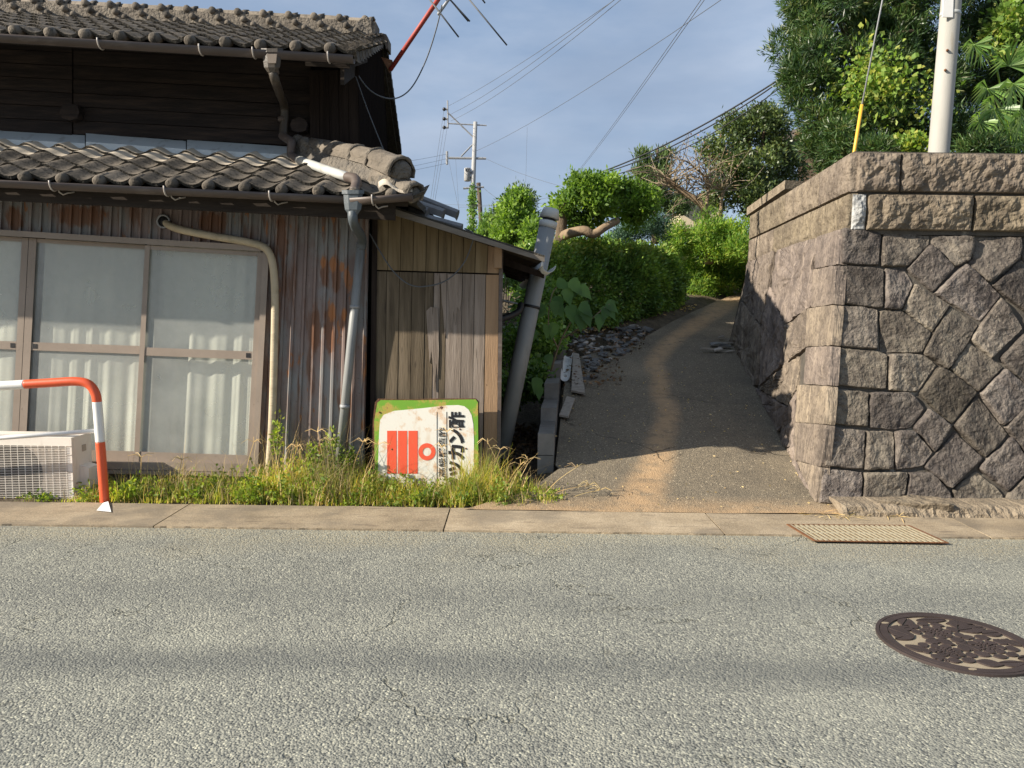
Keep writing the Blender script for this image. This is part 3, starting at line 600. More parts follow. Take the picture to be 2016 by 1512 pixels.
# left battered face: pixel polygons on its plane, corner quoins then large fitted blocks
ce = [(1657, 451), (1652, 522), (1647, 600), (1640, 681), (1635, 760), (1629, 836), (1619, 920), (1611, 991)]
qx = [1612, 1604, 1594, 1590, 1574, 1568, 1562, 1578]
tops = [470, 530, 607, 684, 757, 832, 905, 0]
Lst = []
for i in range(7):
    a, b = ce[i], ce[i + 1]
    w = qx[i]; y0 = tops[i]; y1 = tops[i + 1] if i < 6 else 935
    Lst.append([(w, y0 if i else 466), a, b, (w - 4 if i < 6 else 1585, y1)])
Lst += [[(1530, 492), (1612, 467), (1604, 530), (1600, 604), (1545, 640), (1520, 560)], [(1474, 513), (1528, 493), (1518, 560), (1500, 640), (1462, 590)],
 [(1461, 592), (1499, 642), (1492, 760), (1452, 752), (1430, 700)], [(1502, 640), (1520, 562), (1544, 642), (1540, 720), (1496, 762)],
 [(1547, 641), (1594, 607), (1592, 682), (1572, 700), (1543, 722)], [(1543, 724), (1574, 700), (1572, 760), (1555, 800), (1498, 765)],
 [(1455, 756), (1496, 766), (1554, 802), (1540, 850), (1500, 833)], [(1556, 800), (1573, 762), (1568, 834), (1558, 880), (1541, 888), (1538, 850)],
 [(1559, 880), (1567, 836), (1564, 905), (1585, 935), (1606, 985), (1545, 893)]]
for i, poly in enumerate(Lst):
    stone([LP(*p) for p in poly], LN, M_STONE_L, proud=.022, seed=50 + i, rough=.03 if i > 6 else .010, jit=.003, bev=.006, tilt=.015)
# backing core
def quad(name, pts, mat, parent, smooth=False): return link(name, mesh_of(name, pts, [tuple(range(len(pts)))], mat), parent)
def inn(p, n, d=.012): return p - n * d
XR = 9.5
kf = Vector((0, CT.y - CB.y, CT.z - CB.z))
b0 = CB - kf * .12 - (CT - CB - kf) * .12; t0 = CT
br = Vector((XR, b0.y, b0.z)); tr_ = Vector((XR, t0.y, t0.z))
quad('front_bedding', [inn(p, FN) for p in (b0, br, tr_, t0)], M_MORT, sw)
lb = LP(1418, 735) ; lf = FAR
quad('side_bedding', [inn(p, LN) for p in (lb, b0, t0, lf)], M_MORT, sw)
# far end of the wall
ef = FAR + Vector((3, .6, 0)); eb = lb + Vector((3, .9, 0))
quad('end_face', [lb - LN * .02, lf, ef, eb], M_STONE_L, sw)
# coping courses (front and side)
c0 = P(1672, 455, 6.17); c0t = P(1683, 300, 6.17); fz = [c0.z + .0, lerp(c0.z, c0t.z, .49), c0t.z]
cl = P(1476, 513, 10.2); clt = P(1476, 428, 10.2)
sd = Vector((cl.x - c0.x, cl.y - c0.y, 0)).normalized(); sn = Vector((-sd.y, sd.x, 0)); slen = (Vector((cl.x, cl.y, 0)) - Vector((c0.x, c0.y, 0))).length
def cope_front(x0, x1, lo, hi, seed, mat=M_COPE, proud=.05): stone_quad([(x0, c0.y, lo), (x1, c0.y, lo), (x1, c0.y, hi), (x0, c0.y, hi)], (0, -1, 0), mat, 'coping_stone', proud * .6, .026, seed, bev=.010)
xa = lambda px: P(px, 420, 6.17).x
for k, (a, b) in enumerate([(1706, 1912), (1915, 2120), (2123, 2330)]): cope_front(xa(a), xa(b), fz[0] + .01, fz[1] - .008, 80 + k)
cope_front(xa(1676), xa(1704), fz[0] + .01, fz[1] - .008, 84, M_PALE, .02)
for k, (a, b) in enumerate([(1682, 1765), (1766.5, 2030), (2033, 2330)]): cope_front(xa(a), xa(b), fz[1] + .006, fz[2], 90 + k)
def cope_side(s0, s1, lo, hi, seed):
    p = lambda s, z: Vector((c0.x, c0.y, 0)) + sd * s + Vector((0, 0, z))
    stone_quad([p(s1, lo), p(s0, lo), p(s0, hi), p(s1, hi)], sn, M_COPE, 'coping_stone', .02, .012, seed, bev=.006)
for k, (a, b) in enumerate([(.0, 1.35), (1.36, 2.6), (2.61, slen)]): cope_side(a, b, fz[0] + .012, fz[1] - .006, 100 + k)
for k, (a, b) in enumerate([(.0, .85), (.86, 2.1), (2.11, slen)]): cope_side(a, b, fz[1] + .006, fz[2], 110 + k)
mb = MB(); base = [Vector((c0.x + .01, c0.y + .01, fz[0] - .02)), Vector((XR, c0.y + .01, fz[0] - .02)), Vector((XR, c0.y + .5, fz[0] - .02)), Vector((c0.x + .35, c0.y + .5, fz[0] - .02)), Vector((cl.x + .35, cl.y, fz[0] - .02)), Vector((cl.x + .01, cl.y, fz[0] - .02))]
mb.prism(base, (0, 0, fz[2] - fz[0] + .03)).build('coping_core', M_MORT, sw)
# slab lying on the far end of the coping
sl = MB(); a = P(1470, 424, 10.3); b = P(1545, 372, 9.0)
dv = (b - a); sl.prism([a, b, b + Vector((.4, .1, 0)), a + Vector((.45, .1, 0))], (0, 0, .10))
o = sl.build('cap_slab', M_FOOT); tag(o, 'thin concrete slab overhanging the far end of the stone wall', 'slab')
# rough footing under the front
ft = []; n = 260
mb = MB(); xs_ = np.linspace(2.46, 9.4, n)
vs = []
for x in xs_:
    for (yy, zz) in ((5.90, .10), (5.64, .092), (5.60, .075), (5.575, .04), (5.565, .0)):
        r = .022 * mnoise.noise(Vector((x * 7, yy * 9, zz * 30))) + .022 * abs(mnoise.noise(Vector((x * 26, yy * 20, zz * 40)))) + .012 * mnoise.noise(Vector((x * 60, yy * 9, zz * 90)))
        vs.append((x, yy - (r if zz < .095 else 0), zz + (r * .5 if .02 < zz < .095 else 0)))
fs = [(i * 5 + k, (i + 1) * 5 + k, (i + 1) * 5 + k + 1, i * 5 + k + 1) for i in range(n - 1) for k in range(4)]
fs.append((0, 1, 2, 3, 4)); mb.add(vs, fs)
tag(mb.build('wall_footing', M_FOOT), 'crumbling rough concrete footing along the base of the stone wall', 'footing')
stn = MB(); fl = stone([G(1722, 992, .09), G(1880, 1000, .09), G(1850, 985, .10), G(1790, 978, .1)], (0, -.4, .9), M_COPE, 'flat_stone', .03, .01, 200, parent=None, tilt=0)
tag(fl, 'flat wedge of stone lying on the footing against the wall', 'stone')
# earth bank held by the wall
BZ = fz[2] - .03
tag(link('planted_bank', mesh_of('planted_bank', [(c0.x + .3, c0.y + .3, BZ), (20, c0.y + .3, BZ), (20, 16, BZ + .2), (5.2, 16, BZ + .1), (cl.x + .3, cl.y, BZ), (20, 22, 1.9), (6.5, 22, 1.9), (cl.x + .5, cl.y + .7, .9)], [(0, 1, 2, 3, 4), (3, 2, 5, 6), (4, 3, 6, 7)], M_SOIL)), kind='structure')
# ================================================================ old house
house = thing('old_house', P(500, 960, 6.4), 'old two storey house with tiled roofs, charred plank upper wall and rusty sheet metal front', 'house')
FY = 6.4
# ---- corrugated sheet: narrow ribs on a flat pan, traced leaning with the house
LEANX = [-400, 0, 520, 640, 735, 1000]; LEANV = [.05, .05, .055, .035, .018, .018]
def LX(x, y): return x - float(np.interp(x, LEANX, LEANV)) * (y - 430)
def sheet(name, x0, x1, ytop, ybot, pitch=19.7, Y=FY, parent=house):
    vs = []; cols = 0; x = x0
    prof = [(0, 0), (.60, 0), (.68, -.021), (.88, -.021), (.97, 0)]
    pts = []
    while x < x1:
        for t, d in prof:
            xx = x + t * pitch
            if xx <= x1: pts.append((xx, d + random.uniform(-.0015, .0015)))
        x += pitch
    for xx, d in pts:
        for y in (ytop(xx), ybot(xx)): vs.append(P(LX(xx, y), y, Y + d))
    fs = [(2 * i, 2 * i + 1, 2 * i + 3, 2 * i + 2) for i in range(len(pts) - 1)]
    return link(name, mesh_of(name, vs, fs, M_CORR), parent)
wt = lambda x: 372 + .05 * x
sheet('wall_sheet', -350, 536, wt, lambda x: 462 + .062 * x)
sheet('wall_sheet', 530, 733, wt, lambda x: 985, Y=FY - .004)
sheet('wall_sheet', -330, 556, lambda x: 912 + .035 * (x - 175), lambda x: 985, Y=FY + .01)
sheet('wall_sheet', -700, -222, wt, lambda x: 985, Y=FY - .03)
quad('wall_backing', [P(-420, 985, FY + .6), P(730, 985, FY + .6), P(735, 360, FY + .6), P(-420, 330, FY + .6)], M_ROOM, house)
# rust drips on the right sheet: thin scabs
# corner post and dark strip between metal and boards
MB().hexa([P(727, 985, FY - .03), P(737, 985, FY - .03), P(744, 400, FY - .03), P(733, 400, FY - .03)], [P(727, 985, FY + .06), P(737, 985, FY + .06), P(744, 400, FY + .06), P(733, 400, FY + .06)]).build('corner_post', M_DARKWOOD, house)
# ---- sliding window
win = link('window', None, house); WMI[win.name] = Matrix.Identity(4); win.matrix_parent_inverse = WMI[house.name]
def bar(name, a, b, cc, d, Y0, Y1, mat=M_ALU, parent=win):
    q = [a, b, cc, d]; return MB().hexa([P(x, y, Y0) for x, y in q], [P(x, y, Y1) for x, y in q]).build(name, mat, parent)
yt = lambda x: 455 + .0615 * x; yb = lambda x: 899 + .034 * (x - 60)
def vx(x, y): return x - .052 * (y - 470)
# outer frame
bar('frame_head', (-330, yt(-330) + 9), (530, yt(530) + 8), (530, yt(530) - 3), (-330, yt(-330) - 3), 6.33, 6.50)
bar('frame_sill', (-330, 913), (510, 930), (513, 914), (-330, 896), 6.31, 6.50)
bar('frame_sill', (-330, 921), (516, 939), (516, 931), (-330, 914), 6.28, 6.40)
bar('frame_jamb', (vx(519, 930), 930), (vx(531, 930), 930), (vx(531, 480), 480), (vx(519, 480), 480), 6.33, 6.50)
sashes = [(-215, 56, 6.42), (57, 296, 6.42), (286, 520, 6.375)]
for k, (xa_, xb_, Y) in enumerate(sashes):
    top = lambda x: yt(x) + 10; bot = lambda x: yb(x) + 3
    sw_ = 12 if k != 1 else 11
    L0, L1 = xa_, xa_ + (15 if k == 1 else 10); R0, R1 = xb_ - (11 if k == 2 else 10 if k == 1 else 13), xb_
    for (u0, u1) in ((L0, L1), (R0, R1)):
        bar('stile', (vx(u0, bot(u0)), bot(u0)), (vx(u1, bot(u1)), bot(u1)), (vx(u1, top(u1)), top(u1)), (vx(u0, top(u0)), top(u0)), Y - .015, Y + .02)
    my = (lambda x: 673 + .036 * (x - 61)) if k < 2 else (lambda x: 683.5 + .039 * (x - 290))
    for f0, h0 in ((top, 8), (my, 16), (lambda x: bot(x) - 21, 21)):
        A0, B0 = L1 + .3, R0 - .3
        bar('rail', (vx(A0, f0(A0) + h0), f0(A0) + h0), (vx(B0, f0(B0) + h0), f0(B0) + h0), (vx(B0, f0(B0)), f0(B0)), (vx(A0, f0(A0)), f0(A0)), Y - .010, Y + .018)
    for (p0, p1) in ((lambda x: top(x) + 8, my), (lambda x: my(x) + 16, lambda x: bot(x) - 21)):
        A0, B0 = L1 - 1, R0 + 1
        q = [(vx(A0, p1(A0)), p1(A0)), (vx(B0, p1(B0)), p1(B0)), (vx(B0, p0(B0)), p0(B0)), (vx(A0, p0(A0)), p0(A0))]
        MB().add([P(x, y, Y + .004) for x, y in q], [(0, 1, 2, 3)]).build('pane', M_GLASS, win)
    xs2 = {0: [R0 - 12], 1: [L1 + 3], 2: [R0 - 13]}[k]
    for xx in xs2:
        yy = my(xx) + 3.5
        bar('pull', (vx(xx, yy) , yy + 9), (vx(xx, yy) + 9, yy + 9.3), (vx(xx, yy) + 9, yy + .3), (vx(xx, yy), yy), Y - .0125, Y - .008, M_BLACK)
# ---- curtains (things of their own)
def curtain(x0, x1, label, seed):
    n = 160; m = 10; vs = []
    for j in range(m + 1):
        for i in range(n + 1):
            u = i / n; x = lerp(x0, x1, u); y0 = yt(x) + 6; y1 = yb(x) - 12 - 5 * math.sin(u * 11 + seed); y = lerp(y0, y1, j / m)
            ph = u * (x1 - x0) / 40 * 2 * math.pi + 1.3 * math.sin(u * 9 + seed)
            a = .011 * (.6 + .4 * j / m)
            d = a * math.sin(ph) + .35 * a * math.sin(2.3 * ph + seed)
            vs.append(P(vx(x, y) + 2 * math.sin(ph * 1.0), y, 6.462 + d))
    fs = [(j * (n + 1) + i, j * (n + 1) + i + 1, (j + 1) * (n + 1) + i + 1, (j + 1) * (n + 1) + i) for j in range(m) for i in range(n)]
    tag(link('curtain', mesh_of('curtain', vs, fs, M_CURT, True)), label, 'curtain', 'curtains behind the frosted window')
curtain(-200, 44, 'pale curtain behind the leftmost window sash, cut by the picture edge', 1.0)
curtain(88, 288, 'pale greenish curtain behind the middle window sash above the air conditioner', 2.3)
curtain(292, 516, 'pale curtain with a torn hem behind the right window sash', 4.1)
# ---- lower tiled roof
def roof_frame(E0, E1, T0):
    ex = (E1 - E0).normalized(); es = (T0 - E0); es = (es - ex * es.dot(ex)); L = es.length; es.normalize(); return ex, es, ex.cross(es).normalized(), L
CP, RP = .27, .235
def tz(u): return .046 * (.5 + .5 * math.cos(2 * math.pi * (u - .12))) ** 1.25
def tile_mesh(name, mat, knob=False, L=.30, nu=14, front=M_TILE_DK):
    mb = MB(); th = .022; top0 = []; top1 = []; bot0 = []
    for i in range(nu + 1):
        u = i / nu * 1.04; z = tz(u); x = u * CP
        r = .003 * mnoise.noise(Vector((x * 40, 3, len(name))))
        top0.append((x, r, z + th + .004)); top1.append((x, L, z + .002)); bot0.append((x, r + .004, z + .0))
    n = nu + 1; vs = top0 + top1 + bot0
    mb.add(vs, [(i, i + 1, n + i + 1, n + i) for i in range(nu)]); nf = len(mb.f)
    mb.f += [(2 * n + i, 2 * n + i + 1, i + 1, i) for i in range(nu)]
    mb.f.append((0, n, 2 * n)); mb.f.append((nu, 2 * n + nu, n + nu))
    if knob:
        cx, r = .12 * CP, .043; k = 12; b = len(mb.v)
        ring = lambda y, rr: [Vector((cx + rr * math.cos(2 * math.pi * i / k), y, .032 + rr * math.sin(2 * math.pi * i / k))) for i in range(k)]
        for y, rr in ((.10, r * .9), (-.02, r), (-.045, r * .93), (-.055, r * .6)): mb.v += ring(y, rr)
        for j in range(3): mb.f += [(b + j * k + i, b + j * k + (i + 1) % k, b + (j + 1) * k + (i + 1) % k, b + (j + 1) * k + i) for i in range(k)]
        mb.f.append(tuple(b + 3 * k + i for i in range(k)))
    me = mesh_of(name, mb.v, mb.f, mat, True); me.materials.append(front)
    for i in range(nf, nf + nu): me.polygons[i].material_index = 1; me.polygons[i].use_smooth = False
    return me
T_STD = tile_mesh('roof_tile', M_TILE); T_PALE = tile_mesh('roof_tile_pale', M_TILE_PALE); T_EAVE = tile_mesh('eave_tile', M_TILE, True)
def lay(part, E0, ex, es, n, s0, rows, limR, limL, pale_rows=(), mess=1.0):
    for r in range(rows):
        k0 = int(math.floor((limL(r * RP) - s0) / CP)); k = k0
        while True:
            s = s0 + k * CP
            if s > limR(r * RP): break
            o = E0 + ex * (s + random.uniform(-.004, .004) * mess) + es * (r * RP - .03 + random.uniform(-.006, .006) * mess) + n * (.012 + random.uniform(0, .006))
            M = frame(o, ex, es, n) @ Matrix.Rotation(random.uniform(-.02, .02) * mess, 4, 'Z') @ Matrix.Rotation(random.uniform(-.012, .012), 4, 'Y')
            link('roof_tile', T_EAVE if r == 0 else (T_PALE if r in pale_rows else T_STD), part, M); k += 1
E0 = P(0, 354, 5.86); E1 = P(680, 388, 5.86); T0 = P(0, 283, 6.97)
ex, es, nn, SL = roof_frame(E0, E1, T0)
hipB = P(822, 392, 5.86); hipT = P(592, 311, 6.95)
def slab(name, pts, off, mat, parent): return MB().prism(pts, off).build(name, mat, parent)
lroof = slab('lower_roof', [E0 + ex * -5.5, E0 + ex * 3.05, hipT, E0 + ex * -5.5 + es * SL], nn * -.05, M_EAVEWOOD, house)
sB = (hipB - E0).dot(ex); sT = (hipT - E0).dot(ex); tT = (hipT - E0).dot(es)
lay(lroof, E0, ex, es, nn, .502 - .12 * CP, 5, lambda t: lerp(sB, sT, min(1, t / tT)) - .20, lambda t: -1.6, pale_rows=(3, 4))
# fascia and rafters under the eave
_f0 = E0 + ex * -5.5 - nn * .052 + es * .012; _f1 = E0 + ex * 2.95 - nn * .052 + es * .012
MB().prism([_f0, _f1, _f1 - Vector((0, 0, .105)), _f0 - Vector((0, 0, .105))], (0, .03, 0)).build('eave_board', M_EAVEWOOD, house)
for k in range(11):
    a = E0 + ex * (-2.2 + k * .46) - nn * .085 + es * .06
    MB().box(a + es * .35, (.022, .36, .03), frame(Vector(), ex, es, nn).to_3x3()).build('rafter', M_EAVEWOOD, house)
# hip side of the lower roof, running back along the right
slab('side_roof', [hipB + Vector((0, 0, .0)), hipB + Vector((.05, 2.6, 0)), hipT + Vector((0, 1.6, .0)), hipT], (0, 0, -.05), M_TILE_DK, house)
# built-up hip ridge: cement core, stub rows, half-round caps
hp = [P(596, 300, 6.9), P(660, 318, 6.6), P(730, 338, 6.25), P(796, 366, 5.92)]
mb = MB(); vs = []; hs = spline(hp, 6)
for i, p in enumerate(hs):
    t = (hs[min(i + 1, len(hs) - 1)] - hs[max(i - 1, 0)]).normalized(); s_ = t.cross(Vector((0, 0, 1))).normalized()
    for a, z, w in ((-1, -.10, .15), (-1, .02, .10), (-.5, .085, .08), (.5, .085, .08), (1, .02, .10), (1, -.10, .15)):
        q = p + s_ * w * a + Vector((0, 0, z)); vs.append(q + Vector((1, 1, 1)) * .022 * mnoise.noise(q * 14))
mb.add(vs, [(i * 6 + k, i * 6 + k + 1, (i + 1) * 6 + k + 1, (i + 1) * 6 + k) for i in range(len(hs) - 1) for k in range(5)] + [tuple(range(len(vs) - 6, len(vs)))])
hip = mb.build('hip_ridge', M_CEMENT, house, True)
def cap_tile(a, b, r0, r1, parent, mat=M_RIDGE, name='ridge_tile', th=.02):
    a = Vector(a); b = Vector(b); t = (b - a).normalized(); s_ = t.cross(Vector((0, 0, 1))).normalized(); u = s_.cross(t); n = 14; vs = []
    for p, r in ((a, r0), (lerp(a, b, .8), lerp(r0, r1, .55)), (lerp(a, b, .86), r1 * 1.07), (b, r1 * 1.1)):
        for rad in (r, r - th):
            for k in range(n + 1):
                w = math.pi * (k / n * 1.24 - .12); q = p + s_ * math.cos(w) * rad + u * math.sin(w) * rad
                vs.append(q + Vector((1, 1, 1)) * (.02 * mnoise.noise(q * 11) + .009 * mnoise.noise(q * 40)))
    m = n + 1; fs = []
    for j in range(3):
        for k in range(n): fs += [(j * 2 * m + k, j * 2 * m + k + 1, (j + 1) * 2 * m + k + 1, (j + 1) * 2 * m + k), (j * 2 * m + m + k, (j + 1) * 2 * m + m + k, (j + 1) * 2 * m + m + k + 1, j * 2 * m + m + k + 1)]
    for k in range(n): fs.append((6 * m + k, 6 * m + k + 1, 7 * m + k + 1, 7 * m + k)); fs.append((k, m + k, m + k + 1, k + 1))
    return link(name, mesh_of(name, vs, fs, mat, True), parent)
caps = [P(620, 290, 6.78), P(668, 300, 6.56), P(706, 309, 6.36), P(742, 319, 6.18), P(792, 338, 5.9)]
def plug(p, dirv, r):
    d_ = Vector(dirv).normalized(); mb = MB(); mb.sphere(p - d_ * .03, r, 12, 8, (1, .8, 1)); vs_ = mb.v
    mb.v = [v_ + Vector((1, 1, 1)) * .012 * mnoise.noise(v_ * 22) for v_ in mb.v]; mb.build('cement_plug', M_CEMENT, hip, True)
plug(caps[4], caps[4] - caps[3], .088); plug(P(815, 383, 5.86), (1, -.8, -.3), .072)
for i in range(4): cap_tile(lerp(caps[i], caps[i + 1], -.12), caps[i + 1], .075 + .005 * i + .008 * (i % 2), .082 + .008 * i, hip)
cap_tile(P(740, 350, 6.1), P(818, 384, 5.84), .075, .085, hip)
for k, (px, py, Y) in enumerate([(640, 318, 6.6), (668, 326, 6.45), (665, 312, 6.5), (700, 318, 6.35), (706, 336, 6.25), (610, 304, 6.72)]):
    p = P(px, py, Y); MB().tube([p + Vector((.03, .08, .01)), p + Vector((-.005, -.02, 0)), p + Vector((-.01, -.03, 0))], [.03, .032, .02], 10).build('ridge_stub', M_RIDGE, hip, True)
mb = MB()
for k in range(26):
    px = random.uniform(585, 650); p = P(px, 283 + (px - 585) * .30 + random.uniform(-8, 16), 6.84 - (px - 585) * .004); mb.sphere(p, random.uniform(.03, .06), 7, 5)
mb.build('cement_lump', M_CEMENT, hip, True)
wv = []; 
for i in range(17):
    t = i / 16; wv.append((lerp(745, 812, t), 366 + 6 * t + (-9 * math.sin(math.pi * min(1, t / .45)) if t < .45 else 5 * math.sin(math.pi * (t - .45) / .55))))
vs = [P(x, y, 5.80) for x, y in wv] + [P(x, y, 6.1) + Vector((0, 0, .06)) for x, y in wv] + [P(x, y + 5, 5.80) for x, y in wv]
link('edge_tile', mesh_of('edge_tile', vs, [(i, i + 1, 18 + i, 17 + i) for i in range(16)] + [(34 + i, 35 + i, i + 1, i) for i in range(16)], M_TILE_PALE, True), hip)
# ---- flashing boards at the foot of the upper wall
for (x0, y0, x1, y1) in [(-260, 250, 167, 273.5), (169, 270, 366, 284.5), (368, 284, 574, 296)]:
    mid = 0
    tp = [P(x0, y0 - 9, 7.0), P(x1, y1 - 7, 7.0)]; md = [P(x0, y0 + 9, 6.80), P(x1, y1 + 9, 6.80)]; bt = [P(x0, y0 + 22, 6.79), P(x1, y1 + 21, 6.79)]
    MB().add([tp[0], tp[1], md[1], md[0], bt[0], bt[1]], [(3, 2, 1, 0), (4, 5, 2, 3)]).build('flashing', M_FLASH, house)
for k in range(13):
    px = 22 + 60.2 * (k - 2); p = P(px, 285 + .055 * px + 2, 6.86)
    MB().tube([p + Vector((0, .06, .01)), p + Vector((0, -.02, 0)), p + Vector((0, -.035, -.004))], [.028, .03, .02], 10).build('ridge_stub', M_TILE_PALE, lroof, True)
quad('plaster_bed', [P(-250, 300, 6.885), P(575, 338, 6.885), P(575, 310, 6.885), P(-250, 262, 6.885)], M_TILE_PALE, house)
# ---- upper wall of horizontal planks
UY = 7.0
quad('upper_backing', [P(-300, 300, UY + .05), P(705, 330, UY + .05), P(705, 122, UY + .05), P(-300, 62, UY + .05)], M_BLACKWOOD, house)
sl_ = .052
rowsL = [76, 96, 123, 150, 176, 204, 232, 261]; rowsR = [84, 98, 128, 155, 183, 210, 237, 264]
for ys_, x0, x1 in ((rowsL, -260, 142), (rowsR, 144.5, 612)):
    for i in range(len(ys_) - 1):
        y0, y1 = ys_[i] + .6, ys_[i + 1] - .7
        fy = lambda x, y: y + sl_ * (x - (0 if x0 < 0 else 145))
        j = random.uniform(0, .012)
        MB().hexa([P(x0, fy(x0, y1), UY - .004 - j), P(x1, fy(x1, y1), UY - .004 - j), P(x1, fy(x1, y0), UY + .008 - j), P(x0, fy(x0, y0), UY + .008 - j)],
                  [P(x0, fy(x0, y1), UY + .03), P(x1, fy(x1, y1), UY + .03), P(x1, fy(x1, y0), UY + .03), P(x0, fy(x0, y0), UY + .03)]).build('plank', M_BLACKWOOD, house)
def log_end(px, py, rad, nm):
    pts = [P(px + rad * math.cos(a) * (1.05 if k % 2 else .95), py + rad * .85 * math.sin(a), UY - .10) for k, a in enumerate(np.linspace(0, 2 * math.pi, 9)[:-1])]
    MB().prism(pts, (0, .14, 0)).build(nm, M_BLACKWOOD, house)
log_end(137, 220, 20, 'beam_end'); log_end(588, 246, 18, 'beam_end')
for k in range(5):
    x0 = 609 + k * 19.2; x1 = x0 + 18.4
    MB().hexa([P(x0 + 2, 300, 6.93), P(x1 + 2, 300, 6.93), P(x1, 138, 6.93), P(x0, 138, 6.93)], [P(x0 + 2, 300, 6.99), P(x1 + 2, 300, 6.99), P(x1, 138, 6.99), P(x0, 138, 6.99)]).build('vertical_board', M_DARKWOOD, house)
# gable side and back walls
gx = P(704, 200, 7.0)
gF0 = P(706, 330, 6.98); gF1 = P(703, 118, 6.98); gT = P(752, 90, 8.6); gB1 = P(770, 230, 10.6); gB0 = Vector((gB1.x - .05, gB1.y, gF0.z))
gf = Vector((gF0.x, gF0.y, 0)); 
link('gable_wall', mesh_of('gable_wall', [gF0, gB0, gB1, gT, gF1], [(0, 1, 2, 3, 4)], M_SHADEWOOD), house)
MB().hexa([P(701, 300, 6.95), P(709, 300, 6.95), P(706, 128, 6.95), P(698, 128, 6.95)], [P(701, 300, 7.05), P(709, 300, 7.05), P(706, 128, 7.05), P(698, 128, 7.05)]).build('corner_post', M_DARKWOOD, house)
LFX = -9.0
link('back_wall', mesh_of('back_wall', [(LFX, 11.2, 0), (-1.5, 11.2, 0), (-1.5, 11.2, 3.3), (LFX, 11.2, 3.3)], [(0, 1, 2, 3)], M_DARKWOOD), house)
link('side_wall', mesh_of('side_wall', [(-1.75, 7.1, 0), (-1.75, 11.2, 0), (-1.75, 11.2, 3.0), (-1.75, 7.1, 3.0)], [(0, 1, 2, 3)], M_DARKWOOD), house)
# ---- upper tiled roof
U0 = P(0, 70, 6.22); U1 = P(690, 110, 6.22); UT = P(0, 36, 8.6)
ux, us, un, UL = roof_frame(U0, U1, UT)
sR = (P(692, 108, 6.22) - U0).dot(ux); rR = (P(748, 84, 8.6) - U0).dot(ux)
uroof = slab('upper_roof', [U0 + ux * -6.5, U0 + ux * (sR + .02), U0 + ux * (rR + .02) + us * UL, U0 + ux * -6.5 + us * UL], un * -.06, M_EAVEWOOD, house)
limR = lambda t: lerp(sR, rR, min(1, t / UL)) - .10
lay(uroof, U0, ux, us, un, (38 / 1514 * 6.22) - .12 * CP, int(UL / RP) + 1, limR, lambda t: -.7 - t * .35)
# rear slope down to its visible verge
rB = P(783, 298, 10.4); rT = U0 + ux * (rR + .02) + us * UL
rdir = rB - rT
rear = slab('rear_roof', [rT, rB, rB + ux * -9, rT + ux * -9], (0, 0, -.06), M_TILE_DK, house)
for k in range(13):
    a = lerp(rT, rB, (k + .3) / 13); M = frame(a + Vector((0, 0, .02)), ux, rdir.normalized(), ux.cross(rdir.normalized()))
    MB().prism([M @ Vector(p) for p in ((-.22, -.02, .0), (.035, -.02, .0), (.05, .02, -.02), (.05, .16, -.05), (-.22, .17, -.02))], M.to_3x3() @ Vector((0, 0, .05))).build('verge_tile', M_TILE_DK, house)
# front verge tiles and barge board
for k in range(12):
    t0_, t1_ = k / 12, (k + 1.15) / 12
    a = U0 + ux * lerp(sR, rR, t0_) + us * UL * t0_; b = U0 + ux * lerp(sR, rR, t1_) + us * UL * t1_
    d = (b - a).normalized(); sd_ = ux
    vs = [a - sd_ * .10 + un * .075, a - sd_ * .02 + un * .07, a + sd_ * .035 + un * .045, a + sd_ * .05 - un * .045, b - sd_ * .10 + un * .05, b - sd_ * .02 + un * .045, b + sd_ * .035 + un * .02, b + sd_ * .05 - un * .07]
    link('verge_tile', mesh_of('verge_tile', vs, [(0, 1, 5, 4), (1, 2, 6, 5), (2, 3, 7, 6), (0, 4, 7, 3), (3, 2, 1, 0)], M_TILE), uroof)
ba = U0 + ux * (sR - .06) - un * .06; bb = U0 + ux * (rR - .06) + us * UL - un * .06
MB().prism([ba, bb, bb - Vector((0, 0, .16)), ba - Vector((0, 0, .16))], ux * -.03).build('barge_board', M_EAVEWOOD, house)
MB().prism([ba - ux * .3 - us * .02, ba + ux * .05 - us * .02, ba + ux * .05 + us * .7, ba - ux * .3 + us * .7], un * -.03).build('eave_soffit', M_EAVEWOOD, house)
# ridge
rd0 = U0 + us * UL + ux * -4.6; rd1 = U0 + us * UL + ux * (rR - .03)
mb = MB(); up_ = (un + Vector((0, 0, 1))).normalized(); upv = (Vector((0, 0, 1)) - ux * ux.z).normalized(); bk = ux.cross(upv)
for (w0, w1, z0, z1) in ((.17, .17, -.05, .05), (.14, .14, .05, .105), (.115, .115, .105, .15)):
    A4 = [rd0 - bk * -w0 + upv * z0, rd1 - bk * -w0 + upv * z0, rd1 - bk * -w1 + upv * z1, rd0 - bk * -w1 + upv * z1]
    B4 = [rd0 - bk * w0 + upv * z0, rd1 - bk * w0 + upv * z0, rd1 - bk * w1 + upv * z1, rd0 - bk * w1 + upv * z1]
    mb.hexa(A4, B4)
ridge = mb.build('ridge', M_RIDGE, house)
n_r = int((rd1 - rd0).length / CP)
for k in range(n_r):
    a = rd0 + ux * (k * CP + .02); b = a + ux * CP
    cap_tile(a + upv * .15, b + upv * .15, .07, .078, ridge, M_RIDGE, th=.015)
    for (off, z, dpt, r) in ((.20, .17, .10, .040), (.02, .075, .17, .034), (.13, .02, .19, .032)):
        p = a + ux * off + upv * z - bk * -dpt if bk.y < 0 else a + ux * off + upv * z - bk * dpt
        fwd = -bk if bk.y > 0 else bk
        MB().tube([p - fwd * .04, p + fwd * .02, p + fwd * .035], [r, r, r * .7], 10).build('ridge_stub', M_TILE, ridge, True)
